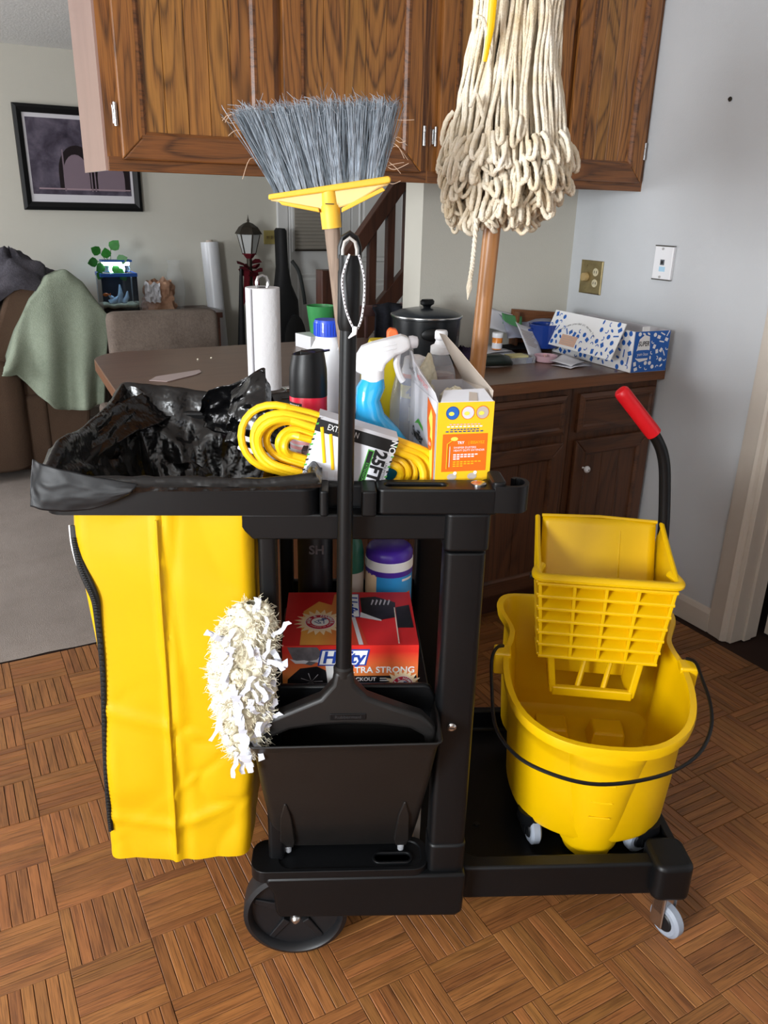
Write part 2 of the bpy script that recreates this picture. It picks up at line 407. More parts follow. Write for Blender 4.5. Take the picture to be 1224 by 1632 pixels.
# ------------------------------------------------------------------ the room shell (kitchen frame: a along the counter, b away from the camera)
AL, BR, BW = -4.65, -4.2, 3.5          # left wall, rear wall, living room wall
floor = struct('floor', box(AL, 1.4, BR, .62, -.05, -.004), M['grout'], smooth=0)
SQ, NF = .1525, 7
FW = SQ/NF
strip_me = None
def strip_mesh(l, w):
    e = .0009; mb = MB()
    mb.loft([[(-w/2+q, -l/2+q, z), (w/2-q, -l/2+q, z), (w/2-q, l/2-q, z), (-w/2+q, l/2-q, z)] for q, z in ((e*.7, -.006), (e*.7, -.0008), (e*1.6, 0.0))], cap0=False)
    me = mb.mesh('strip', 0); me.materials.append(M['parquet']); return me
def project(p):
    d = Vector(p)-EYE; z = d.dot(_f)
    return (612+1280*d.dot(_rr)/z, 816-1280*d.dot(_uu)/z, z) if z > .05 else (-9999, -9999, z)
strip_me = strip_mesh(SQ, FW)
squares = []
for i in range(-20, 18):
    for j in range(-26, 7):
        a0 = -2.177+i*SQ; b0 = -.46+j*SQ
        if a0+SQ > .004 or a0 < AL or b0 < BR or b0+SQ > .47: continue
        c = K(a0+SQ/2, b0+SQ/2); u, v, _ = project(c)
        d = c-CO; lx = d.x*math.cos(PH)+d.y*math.sin(PH); ly = -d.x*math.sin(PH)+d.y*math.cos(PH)
        hidden = -.08 < lx < .58 and .12 < ly < .5
        seen = -70 < u < 1290 and 800 < v < 1700 and not hidden
        squares.append((0 if seen else 1, (c-EYE).length, a0, b0, (i+j) % 2))
squares.sort()
field = {0: MB(), 1: MB()}
for n, (_, _, a0, b0, par) in enumerate(squares):
    for k in range(NF):
        if par == 0: ca, cb, rot = a0+FW*(k+.5), b0+SQ/2, 0.0
        else: ca, cb, rot = a0+SQ/2, b0+FW*(k+.5), R(90)
        if n < 42:
            o = bpy.data.objects.new('parquet_strip', strip_me); COL.objects.link(o); o.parent = floor
            o.location = (ca, cb, random.uniform(-.0006, .0004)); o.rotation_euler = (0, 0, rot)
        else:
            e = .0011; w, l = (FW, SQ) if par == 0 else (SQ, FW); z = random.uniform(-.0006, .0004)
            field[par].loft([[(ca-w/2+q, cb-l/2+q, z+h), (ca+w/2-q, cb-l/2+q, z+h), (ca+w/2-q, cb+l/2-q, z+h), (ca-w/2+q, cb+l/2-q, z+h)] for q, h in ((e*.6, -.006), (e, 0))], cap0=False)
tag(field[0].build('parquet_field', M['parquet_far'], floor, smooth=0), kind='stuff')
tag(field[1].build('parquet_cross_field', M['parquet_far_x'], floor, smooth=0), kind='stuff')

def carpet_pt(u, v):
    a = lerp(AL, 1.4, u); b = lerp(.462, BW, v)
    if v == 0: b += .006*nz(a*9)
    return (a, b, (.002 if v == 0 else .012) + .002*nz(a*6, b*6))
cp = MB().grid(160, 80, carpet_pt)
struct('carpet_floor', cp, M['carpet'])
struct('ceiling', box(AL-.1, 1.5, BR-.1, BW+.1, CEIL, CEIL+.06), M['ceil'], smooth=0)
# right wall with the doorway
wr = MB(); wr.box(0, .12, -.47, .64, -.02, CEIL); wr.box(0, .12, BR, -1.32, -.02, CEIL); wr.box(0, .12, -1.32, -.47, 2.03, CEIL)
struct('wall_right', wr, M['wall_cool'], smooth=0)
struct('wall_partition', box(-.685, 0, .52, .64, -.02, CEIL), M['wall'], smooth=0)
struct('wall_back', box(AL-.1, 1.5, BW, BW+.1, -.02, CEIL), M['wall'], smooth=0)
struct('wall_stair', box(1.4, 1.5, .6, BW, -.02, CEIL), M['wall'], smooth=0)
wl = MB()
for b0, b1, z0, z1 in ((BR-.1, -2.88, -.02, CEIL), (-2.88, -1.72, 1.92, CEIL), (-2.88, -1.72, -.02, .92), (-1.72, 1.15, -.02, CEIL), (1.15, 2.85, -.02, .7), (1.15, 2.85, 1.8, CEIL), (2.85, BW, -.02, CEIL)):
    wl.box(AL-.1, AL, b0, b1, z0, z1)
struct('wall_left', wl, M['wall'], smooth=0)
wb = MB()
for a0, a1, z0, z1 in ((AL, -3.65, -.02, CEIL), (-3.65, -2.15, -.02, .8), (-3.65, -2.15, 1.9, CEIL), (-2.15, .12, -.02, CEIL)):
    wb.box(a0, a1, BR-.1, BR, z0, z1)
struct('wall_rear', wb, M['rearwall'], smooth=0)
def window_frame(name, ax, lo, hi, z0, z1, pos, bars):
    mb = MB(); t = .035
    def bar(p0, p1, q0, q1):
        if ax == 'a': mb.box(pos-.09, pos-.04, p0, p1, q0, q1)
        else: mb.box(p0, p1, pos-.09, pos-.04, q0, q1)
    bar(lo, lo+t, z0, z1); bar(hi-t, hi, z0, z1); bar(lo, hi, z0, z0+t); bar(lo, hi, z1-t, z1)
    for k in range(1, bars): c = lerp(lo, hi, k/bars); bar(c-t/2, c+t/2, z0, z1)
    struct(name, mb, M['trim'], smooth=0)
window_frame('window_1', 'a', -2.88, -1.72, .92, 1.92, AL, 2)
window_frame('window_2', 'a', 1.15, 2.85, .7, 1.8, AL, 2)
window_frame('window_3', 'b', -3.65, -2.15, .8, 1.9, BR, 2)
# room beyond the doorway: floor and walls so that it reads as a dim room
hall = MB(); hall.box(.12, 2.2, BR, .7, -.06, -.01); struct('floor_hall', hall, M['carpet'], smooth=0)
hall = MB(); hall.box(2.2, 2.3, BR, .7, -.02, CEIL); hall.box(.12, 2.2, .6, .7, -.02, CEIL); hall.box(.12, 2.2, BR, BR+.1, -.02, CEIL)
struct('wall_hall', hall, M['wall'], smooth=0)
struct('ceiling_hall', box(.1, 2.3, BR, .7, CEIL, CEIL+.06), M['wall'], smooth=0)
# casing and baseboard on the right wall
cs = MB()
prof = [(-.39, 0), (-.39, -.010), (-.405, -.014), (-.44, -.017), (-.452, -.021), (-.462, -.018), (-.468, -.006), (-.468, 0)]
cs.loft([[(a, b, z) for b, a in prof] for z in (0, 2.1)])
struct('trim_1', cs, M['trim'], smooth=30)
cs = MB(); cs.box(-.006, .126, -.486, -.468, 0, 2.03); cs.box(.05, .085, -.497, -.486, 0, 2.03); cs.box(.09, .12, -.492, -.486, 0, 2.03)
struct('trim_2', cs, M['trim'], smooth=0, bevel=.002)
bb = MB(); bb.loft([[(0, b, 0), (-.014, b, 0), (-.014, b, .068), (-.008, b, .082), (0, b, .085)] for b in (-.39, -.001)])
struct('baseboard_right', bb, M['trim'], smooth=0)
bb = MB(); bb.loft([[(a, BW, 0), (a, BW-.014, 0), (a, BW-.014, .07), (a, BW-.006, .085), (a, BW, .085)] for a in (AL, .0)])
struct('baseboard_back', bb, M['trim'], smooth=0)
# the open door of the doorway, swung into the hall
d = box(.145, .93, -.535, -.5, .012, 2.02).build('door_3', M['trim'], None, smooth=0, bevel=.002); d.location = KO; d.rotation_euler = (0, 0, TH); tag(d, kind='structure')
for z in (.32, 1.02, 1.75):
    h = MB(); h.box(.118, .16, -.5, -.496, z-.045, z+.045); h.lathe([(.006, z-.045), (.006, z+.045)], 10, (.136, -.494, 0)); h.build('hinge', M['brass'], d)

# far door with a blind in its window, and the plain closet door behind the stairs
def panel_door(name, a0, a1, glazed):
    o = tag(box(a0, a1, BW-.045, BW-.004, .01, 2.0).build(name, M['door'], None, smooth=0), kind='structure'); o.location = KO; o.rotation_euler = (0, 0, TH)
    y = BW-.045
    def panel(x0, x1, z0, z1):
        mb = MB()
        mb.loft([[(x0+e, y-d, z0+e), (x1-e, y-d, z0+e), (x1-e, y-d, z1-e), (x0+e, y-d, z1-e)] for e, d in ((0, 0), (.01, .008), (.03, .002), (.045, .009))], cap0=False)
        mb.build('door_panel', M['door'], o, smooth=20)
    w = a1-a0
    if glazed:
        x0, x1, z0, z1 = a0+.03, a0+.275, 1.06, 1.85
        MB().box(x0-.014, x1+.014, y-.012, y-.001, z0-.014, z1+.014).build('window_surround', M['door'], o, smooth=0)
        MB().box(x0, x1, y-.016, y-.012, z0, z1).build('window_pane', M['blind'], o, smooth=0)
        for k in range(34):
            z = z0+.012+k*.023
            MB().hexa([(x0, y-.030, z), (x1, y-.030, z), (x1, y-.018, z+.017), (x0, y-.018, z+.017), (x0, y-.031, z+.001), (x1, y-.031, z+.001), (x1, y-.019, z+.018), (x0, y-.019, z+.018)]).build('blind_slat', M['blind'], o, smooth=0)
        MB().box(x0-.004, x1+.004, y-.034, y-.018, z0-.008, z0+.004).build('blind_bottom_rail', M['bronze'], o, smooth=0)
        panel(a0+.05, a0+.255, .2, .9); 
    else:
        for x0, x1 in ((a0+.05, a0+w/2-.03), (a0+w/2+.03, a1-.05)):
            panel(x0, x1, .2, .85); panel(x0, x1, .97, 1.85)
    return o
panel_door('door_1', .02, .34, True)
panel_door('door_2', .5, 1.25, False)
cs = MB(); cs.box(-.06, .015, BW-.03, BW, 0, 2.07); cs.box(.345, .42, BW-.03, BW, 0, 2.07); cs.box(-.06, .42, BW-.03, BW, 2.0, 2.07); cs.box(.43, .495, BW-.03, BW, 0, 2.07)
struct('trim_3', cs, M['door'], smooth=0, bevel=.003)

# ------------------------------------------------------------------ upper cabinets
def cab_door(parent, a0, a1, z0, z1, b, planks, hinge_side, vm, hm, pm, sw=.058, knob=None, back=None):
    """frame-and-panel door: front of its stiles at b-.019; local origin of parent"""
    d = box(a0+.004, a1-.004, b-.006, b-.001, z0+.004, z1-.004).build('door', back or vm, parent, smooth=0)
    def bar(p, horiz, name, mat):
        # p = outer rect; inner edge chamfered towards the panel
        mb = MB(); x0, x1, y0, y1 = p
        mb.box(x0, x1, b-.019, b-.004, y0, y1); mb.build(name, mat, d, smooth=0, bevel=.003)
    def mitre(pts, name, mat, inner):
        mb = MB(); f = b-.019
        lo = [(x, b-.003, z) for x, z in pts]; hi = []
        for x, z in pts: hi.append((x, f, z))
        mb.loft([lo, hi]); mb.build(name, mat, d, smooth=0, bevel=.004)
    i0, i1, j0, j1 = a0+sw, a1-sw, z0+sw, z1-sw
    mitre([(a0, z0), (i0, j0), (i0, j1), (a0, z1)], 'stile', vm, 1)
    mitre([(a1, z0), (a1, z1), (i1, j1), (i1, j0)], 'stile', vm, 1)
    mitre([(a0, z0), (a1, z0), (i1, j0), (i0, j0)], 'rail', hm, 1)
    mitre([(a0, z1), (i0, j1), (i1, j1), (a1, z1)], 'rail', hm, 1)
    w = (i1-i0)/planks
    for k in range(planks):
        mb = MB(); x0 = i0+k*w; x1 = x0+w; e = .0016
        mb.loft([[(x0, b-.004, j0-.004), (x1, b-.004, j0-.004), (x1, b-.004, j1+.004), (x0, b-.004, j1+.004)], [(x0+.0003, b-.0075, j0-.004), (x1-.0003, b-.0075, j0-.004), (x1-.0003, b-.0075, j1+.004), (x0+.0003, b-.0075, j1+.004)], [(x0+e, b-.0098, j0-.004), (x1-e, b-.0098, j0-.004), (x1-e, b-.0098, j1+.004), (x0+e, b-.0098, j1+.004)]], cap0=False)
        mb.build('plank', pm, d, smooth=0)
    # moulded inner lip
    lip = MB()
    for (p, q) in (((i0, j0), (i1, j0)), ((i1, j0), (i1, j1)), ((i1, j1), (i0, j1)), ((i0, j1), (i0, j0))):
        pass
    lip.loft([[(i0-e, b-.019+dd, j0-e), (i1+e, b-.019+dd, j0-e), (i1+e, b-.019+dd, j1+e), (i0-e, b-.019+dd, j1+e)] for e, dd in ((.008, -.0015), (.001, -.0015), (-.006, .004), (-.008, .011))], False, False)
    lip.build('inner_moulding', hm, d, smooth=20)
    if hinge_side is not None:
        hx = a0-.008 if hinge_side < 0 else a1+.008
        for z in (z0+.1, z1-.1):
            mb = MB(); mb.lathe([(.0, z-.028), (.0048, z-.026), (.0048, z-.01), (.0040, z-.009), (.0040, z+.009), (.0048, z+.01), (.0048, z+.026), (0, z+.028)], 10, (hx, b-.012, 0), cap0=False, cap1=False)
            mb.box(hx-.006, hx+.006, b-.006, b-.0005, z-.02, z+.02)
            mb.build('hinge', M['steel'], d)
    if knob:
        mb = MB(); mb.lathe([(.004, .0), (.004, .012), (.010, .016), (.0125, .022), (.010, .028), (.004, .031)], 16, (knob[0], b-.019, knob[1]), ax='y')
        kn = mb.build('knob', M['white'], d)
        MB().lathe([(.0035, .0308), (.0035, .0318)], 10, (knob[0], b-.019, knob[1]), ax='y').build('knob_screw', M['steel'], d)
    return d
UB, UZ0 = .2, 1.432
def upper(label, a0, a1, doors, endpanel):
    t = thingK('upper_cabinet', label, 'cabinet', a0, UB, UZ0, group='upper cabinets over the counter'); w = a1-a0; h = CEIL-UZ0-.002
    box(0, w, .0, .3, .012, h).build('body', M['oak_dark_h'], t, smooth=0)
    ff = [('face_frame_rail', (0, w, 0, .03), M['oak_h'])]
    edges = [0]+[x for d in doors for x in (d[0]-a0, d[1]-a0)]+[w]
    for k in range(0, len(edges), 2):
        box(edges[k], edges[k+1]+.008 if k+1 < len(edges) else w, -.001, .006, 0, h).build('face_frame_stile', M['oak_v'], t, smooth=0)
    box(0, w, -.0015, .01, 0, .034).build('face_frame_rail', M['oak_h'], t, smooth=0, bevel=.002)
    for x0, x1, hs, pl in doors:
        cab_door(t, x0-a0, x1-a0, .026, h-.03, -.001, pl, hs, M['oak_v'], M['oak_h'], M['oak_plank'])
    if endpanel: box(-.006, 0, 0, .3, 0, h).build('end_panel', M['veneer'], t, smooth=0)
    return t
upper('golden oak wall cabinet with pale side panel, left one behind the broom', -1.785, -.872, [(-1.752, -1.35, -1, 5), (-1.328, -.9, 1, 5)], True)
upper('oak wall cabinet beside the wall, right one behind the string mop', -.87, -.003, [(-.845, -.375, -1, 5), (-.352, -.026, 1, 4)], False)

# ------------------------------------------------------------------ base cabinets and the counter
def base(label, a0, a1, fronts):
    t = thingK('base_cabinet', label, 'cabinet', a0, 0, 0, group='base cabinets under the counter'); w = a1-a0
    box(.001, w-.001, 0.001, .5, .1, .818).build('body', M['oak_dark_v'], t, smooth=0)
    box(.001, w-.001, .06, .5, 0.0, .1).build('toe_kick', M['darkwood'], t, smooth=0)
    for x0, x1, kn in fronts:
        x0 -= a0; x1 -= a0
        dr = MB(); dr.loft([[(x0+e, -d, .662+e), (x1-e, -d, .662+e), (x1-e, -d, .795-e), (x0+e, -d, .795-e)] for e, d in ((0, 0), (0, .013), (.012, .019), (.02, .019), (.026, .013))], cap0=False)
        dr.build('drawer_front', M['oak_dark_h'], t, smooth=20)
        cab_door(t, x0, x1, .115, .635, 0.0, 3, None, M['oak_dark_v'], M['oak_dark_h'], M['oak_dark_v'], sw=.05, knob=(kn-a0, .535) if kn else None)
    return t
base('dark oak base cabinet with a white knob, next to the wall', -.39, -.003, [(-.365, -.02, -.325)])
base('dark oak base cabinet behind the mop bucket wringer, middle of the counter', -.93, -.39, [(-.905, -.42, None)])
base('dark oak base cabinet hidden behind the janitor cart, at the peninsula end', -1.66, -.93, [(-1.635, -1.32, None), (-1.28, -.955, None)])
ct = thingK('countertop', 'brown woodgrain laminate peninsula countertop with a rounded corner', 'countertop', -.9, .2, .82)
plan = [(-1.66, -.03), (-.002, -.03), (-.002, .518), (-.688, .518), (-.688, .94), (-1.56, .94)] + arc(-1.62, .8, .15, 80, 170, 6) + [(-1.80, .30)] + arc(-1.66, .12, .15, 185, 262, 5)
plan = [(x+.9, y-.2) for x, y in plan]
MB().loft([at_z(plan, z) for z in (.001, .036)]).build('edge_band', M['edge'], ct, smooth=30, bevel=.002)
ins = plan
MB().loft([at_z(plan, .036), at_z(plan, .04)]).build('top', M['laminate'], ct, smooth=0, bevel=.0015)
box(-.755, .885, .302, .316, -.81, 0).build('back_panel', M['oak_dark_v'], ct, smooth=0)
# ------------------------------------------------------------------ the janitor cart (cart frame: x along it, y away from the camera)
cart = thingC('janitor_cart', 'black plastic janitor cart with a large wheel, loaded with cleaning supplies', 'cart', 0, 0, 0)
BK = M['black']
M['guitar_t'] = plain('embossed_mark', '#2c2c2e', .5)
def slab(outer, z0, z1, inner=None, zi=None, name='part', parent=cart, mat=BK, bevel=.004, both=False):
    mb = MB()
    if inner is None: mb.loft([at_z(outer, z0), at_z(outer, z1)])
    elif both: mb.loft([at_z(outer, z0), at_z(outer, z1), at_z(inner, z1), at_z(inner, z0), at_z(outer, z0)], False, False)
    else: mb.loft([at_z(outer, z0), at_z(outer, z1), at_z(inner, z1), at_z(inner, zi)])
    return mb.build(name, mat, parent, smooth=40, bevel=bevel, seg=3)
# ring that carries the bag
slab(rrect(-.522, -.098, .0, .50, .03, 5), .915, .962, rrect(-.488, -.13, .03, .47, .02, 5), None, 'bag_ring', both=True, bevel=.007)
# top tray with a well for the bottles
slab(rrect(-.098, .178, .036, .50, .02, 4), .872, .957, rrect(-.085, .165, .05, .485, .02, 4), .89, 'top_tray', bevel=.004)
rail = slab(rrect(-.012, .182, -.004, .044, .012, 5), .918, .961, rrect(.002, .098, .010, .030, .0095, 5), .928, 'slotted_rail', bevel=.004)
hk = [(.172, .0), (.205, -.002), (.219, .004), (.226, .018), (.224, .034), (.214, .042), (.207, .037)]
hp = spline([(x, y, 0) for x, y in hk], 4)
out, inn = [], []
for i, p in enumerate(hp):
    t = (hp[min(i+1, len(hp)-1)]-hp[max(i-1, 0)]).normalized(); n = Vector((-t.y, t.x, 0))
    out.append((p.x-n.x*.0035, p.y-n.y*.0035)); inn.append((p.x+n.x*.0035, p.y+n.y*.0035))
MB().prism(out+inn[::-1], .922, .966).build('tool_hook', BK, cart, smooth=40, bevel=.002)
slab(rrect(.168, .19, -.002, .06, .008, 4), .93, .972, None, None, 'tool_hook', bevel=.003)
MB().lathe([(.0, .0), (.0125, .0), (.0125, .003), (.008, .005), (0, .005)], 20, (.15, .022, .9605), cap0=False, cap1=False).build('bolt_cap', M['steel'], cart)
for x0, x1 in ((-.1, -.086), (-.036, -.012)):
    slab(rrect(x0, x1, -.012, .045, .005, 3), .918, .96, None, None, 'handle_clip', bevel=.003)
slab(rrect(-.098, -.012, .03, .045, .005, 3), .918, .956, None, None, 'clip_web', bevel=.003)
for y0, y1 in ((.004, .036), (.455, .49)):
    MB().prism([(-.24, .916), (-.238, .909), (-.205, .873), (.10, .873), (.10, .916)], y0, y1, 'y').build('under_beam', BK, cart, smooth=30, bevel=.003)
# posts
for y0, y1 in ((-.002, .052), (.448, .5)):
    p = MB().loft([at_z(rrect(.100, .167, y0, y1, .012, 4), z) for z in (.20, .852)]).build('post', BK, cart, smooth=40, bevel=.003)
    slab(rrect(.097, .17, y0-.003, y1+.003, .012, 4), .856, .92, None, None, 'post_collar', bevel=.004)
    slab(rrect(.098, .169, y0-.004, y1+.002, .014, 4), .19, .262, None, None, 'post_foot', bevel=.006)
sc = MB().lathe([(0, 0), (.0085, 0), (.0085, .003), (.005, .0055), (0, .0055)], 18, (.127, -.002, .522), ax='y', cap0=False, cap1=False).build('post_screw', M['steel'], cart)
MB().box(.1225, .1315, -.0085, -.0070, .5215, .5225).build('screw_slot', M['blackink'], sc, smooth=0)
# base beams with ledges
for s, y0, y1 in ((0, -.016, .07), (1, .45, .52)):
    slab(rrect(-.232, .10, y0+.002, y1, .028, 5), .188, .214, rrect(-.18, .088, y0+.01, y1-.01, .025, 5), .2105, 'ledge', bevel=.005)
    body = [(-.205, .19), (-.19, .16), (-.187, .118), (-.18, .104), (.155, .098), (.168, .108), (.17, .2), (-.2, .2)]
    MB().prism(body, y0, y1-.03 if not s else y1, 'y').build('base_beam', BK, cart, smooth=30, bevel=.006)
slab(rrect(-.005, .072, .002, .032, .0145, 5), .2105, .2155, rrect(.0, .067, .007, .027, .0095, 5), .197, 'grip_slot', bevel=.0012)
slab(rrect(-.2, .165, .06, .47, .02, 4), .13, .165, None, None, 'deck', bevel=.004)
# middle shelf
slab(rrect(-.19, .102, .03, .47, .02, 4), .505, .516, None, None, 'shelf', bevel=.003)
MB().prism([(-.19, .535), (.078, .535), (.088, .505), (.1, .505), (.1, .565), (.09, .586), (.08, .589), (-.19, .589)], .026, .038, 'y').build('shelf_lip', BK, cart, smooth=30, bevel=.004)
box(-.19, .1, .462, .474, .51, .58).build('shelf_back', BK, cart, smooth=0, bevel=.003)
for y0 in (.02, .455):
    slab(rrect(-.2, -.17, y0, y0+.03, .008, 4), .2, .9, None, None, 'rear_upright', bevel=.003)
# bucket platform
pl_out = rrect(.155, .618, .022, .555, .03, 6)
pl_in = rrect(.172, .598, .055, .535, .045, 6)
slab(pl_out, .10, .178, pl_in, .122, 'platform', bevel=.006)
for y0, y1 in ((-.004, .085), (.49, .575)):
    slab(rrect(.545, .622, y0, y1, .02, 5), .105, .19, None, None, 'corner_block', bevel=.01)
for x0, y0 in ((.23, .2), (.23, .42), (.5, .3)):
    MB().lathe([(0, 0), (.007, 0), (.006, .003), (0, .0035)], 14, (x0, y0, .1222), cap0=False, cap1=False).build('deck_screw', M['rubber'], cart)
def caster(parent, x, y, ztop, yaw, r=.036, w=.024, fork=M['steel']):
    c = MB(); c.box(-.012, .012, -w/2-.008, w/2+.008, r*1.55, ztop)
    c.box(-.014, .016, -w/2-.008, -w/2-.004, r*.6, ztop-.002); c.box(-.014, .016, w/2+.004, w/2+.008, r*.6, ztop-.002)
    o = c.build('caster_fork', fork, parent, smooth=0, bevel=.002, loc=(x, y, 0), rot=(0, 0, yaw))
    wh = MB().lathe([(r*.45, -w/2), (r*.82, -w/2), (r, -w*.3), (r, w*.3), (r*.82, w/2), (r*.45, w/2)], 28, (.012, 0, r+.001), ax='y').build('caster_wheel', M['greyrub'], o)
    MB().lathe([(r*.1, -w/2-.003), (r*.5, -w/2-.003), (r*.62, -w/2+.001), (r*.62, w/2-.001), (r*.5, w/2+.003), (r*.1, w/2+.003)], 20, (.012, 0, r+.001), ax='y').build('caster_hub', M['rubber'], o)
    return o
caster(cart, .588, .03, .106, R(-62)); caster(cart, .588, .525, .106, R(-75))
for y0 in (-.004, .468):
    wc = (-.15, y0+.02, .1005)
    w = MB().lathe([(.086, -.024), (.094, -.026), (.0995, -.02), (.1, .0), (.0985, .022), (.09, .026), (.086, .022), (.083, .010), (.03, .006), (.03, -.006), (.083, -.010), (.086, -.024)], 56, wc, ax='y', cap0=False, cap1=False).build('wheel', M['rubber'], cart)
    for k in range(5):
        a = R(72*k+18); ca, sa = math.cos(a), math.sin(a)
        q = []
        for rr_, hw in ((.03, .008), (.082, .006)):
            q += [(wc[0]+ca*rr_-sa*hw, wc[2]+sa*rr_+ca*hw), (wc[0]+ca*rr_+sa*hw, wc[2]+sa*rr_-ca*hw)]
        MB().prism([q[0], q[1], q[3], q[2]], wc[1]-.013, wc[1]+.004, 'y').build('wheel_spoke', M['rubber'], w, smooth=0, bevel=.002)
    MB().lathe([(0, .0), (.026, .0), (.026, -.02), (0, -.02)][::-1], 24, (wc[0], wc[1]+.006, wc[2]), ax='y', cap0=False, cap1=False).build('wheel_hub', M['rubber'], w)
    MB().lathe([(0, .034), (.004, .034), (.0075, .031), (.0105, .026), (.0105, .018), (0, .018)], 16, (wc[0], wc[1], wc[2]-.006), ax='y', cap0=False, cap1=False).build('axle_cap', M['steel'], w)

# ------------------------------------------------------------------ yellow vinyl bag hanging in the ring
bag = thingC('vinyl_bag', 'tall yellow vinyl collection bag with a black zipper hanging from the cart', 'bag', -.35, .24, .24)
sil = [(.0, -.490), (.17, -.481), (.30, -.474), (.43, -.471), (.545, -.479), (.63, -.487), (.67, -.484)]
silr = [(.0, -.234), (.16, -.224), (.24, -.214), (.5, -.208), (.67, -.205)]
base_loop = []
NU = 260
def bag_pt(u, v):
    z = .235+v*.685
    xl = interp(sil, z-.235); xr = interp(silr, z-.235)
    loop = rrect(xl, xr, .008, .47, .02, 4); n = len(loop)
    # resample the loop evenly
    L = [0]
    for i in range(n): L.append(L[-1]+math.dist(loop[i], loop[(i+1) % n]))
    s = u*L[-1]; i = max(j for j in range(n) if L[j] <= s+1e-9); t = (s-L[i])/max(1e-9, L[i+1]-L[i])
    x = lerp(loop[i][0], loop[(i+1) % n][0], t); y = lerp(loop[i][1], loop[(i+1) % n][1], t)
    low = max(0, 1-v*1.6)
    d = .010*nz(x*7+3, z*3.5, y*7) + .006*low*nz(x*16, z*14, y*16) + .004*nz(x*5+z*9, z*5)
    if y < .04:
        seam = -.352-.012*(1-v)
        d += .006*math.exp(-((x-seam)/.006)**2) - .005*math.exp(-((x-seam-.016)/.012)**2)
        fold = (z-.31)-.45*(x+.36)*(1 if x > -.36 else -.4); d += .006*math.exp(-(fold/.012)**2)*low
        f2 = (z-.40)-.9*(x+.34); d += .005*math.exp(-(f2/.010)**2)*low*(1 if x > -.36 else .2)
        f3 = (z-.52)+.35*(x+.36); d += .004*math.exp(-(f3/.014)**2)
    nx, ny = x+.35, y-.24; m = max(abs(nx)/.14, abs(ny)/.24)
    if abs(nx)/.14 > abs(ny)/.235: x += math.copysign(max(-.008, min(.01, d)), nx)*.5
    else: y += math.copysign(max(-.009, min(.014, d)), ny)
    if v < .02: z += .006*nz(x*14, y*9)
    return (x+.35, y-.24, z-.24)
b1 = MB().grid(NU, 90, bag_pt, wrap=True)
bo = b1.build('bag_panel', M['vinyl'], bag, smooth=60)
MB().poly([tuple(bag_pt(i/NU, .012)) for i in range(NU)]).build('bag_bottom', M['vinyl'], bag, smooth=0)
zp = [(-.4835,.001,.891), (-.4835,0,.857), (-.474,-.002,.819), (-.460,-.004,.780), (-.458,-.004,.735), (-.462,-.004,.623), (-.470,-.004,.536), (-.479,-.001,.432), (-.480,0,.349), (-.480,0,.300)]
def on_bag(x, z):      # point of the bag's front at this place
    v = min(.99, max(.02, (z-.235)/.685)); best = None
    for q in range(NU):
        p = bag_pt(q/NU, v)
        if p[1] > -.19: continue
        d = abs(p[0]-(x+.35))
        if best is None or d < best[0]: best = (d, p)
    return best[1]
zp = [on_bag(x, z) for x, y, z in spline(zp, 5)]
zp = [Vector((p[0], p[1]-.004, p[2])) for p in zp]
for _ in range(6): zp = [zp[0]]+[(zp[i-1]+zp[i]*2+zp[i+1])/4 for i in range(1, len(zp)-1)]+[zp[-1]]
zs = MB().tube(zp, [.0045+.0035*math.exp(-((i/len(zp)-.28)/.16)**2) for i in range(len(zp))], 8, flat=.5); zz = zs.build('zipper', M['zip'], bag)
tee = MB()
for i in range(3, len(zp)-1):
    for k in (0, .5):
        p = zp[i].lerp(zp[min(i+1, len(zp)-1)], k); tee.box(p.x-.0022, p.x+.0022, p.y-.0075, p.y-.0045, p.z-.0012, p.z+.0012)
tag(tee.build('zipper_teeth', plain('zipper_metal', '#303234', .5, .4), zz, smooth=0), kind='stuff')
zw = MB().tube([(p.x-.0062, p.y+.001, p.z) for p in zp[:14]], .0016, 6); zw.build('zipper_piping', M['whiteink'], bag)
sm = []
for k in range(46):
    v = .03+.95*k/45; seam = -.352-.012*(1-v)
    u = min((q/NU for q in range(NU)), key=lambda q: abs(bag_pt(q, v)[0]-.35-seam+.0)+(9 if bag_pt(q, v)[1] > -.2 else 0)); p = bag_pt(u, v)
    sm.append((seam+.35, p[1]-.0012, p[2]))
MB().tube(sm, .0022, 6, flat=.6).build('seam', M['vinyl'], bag)

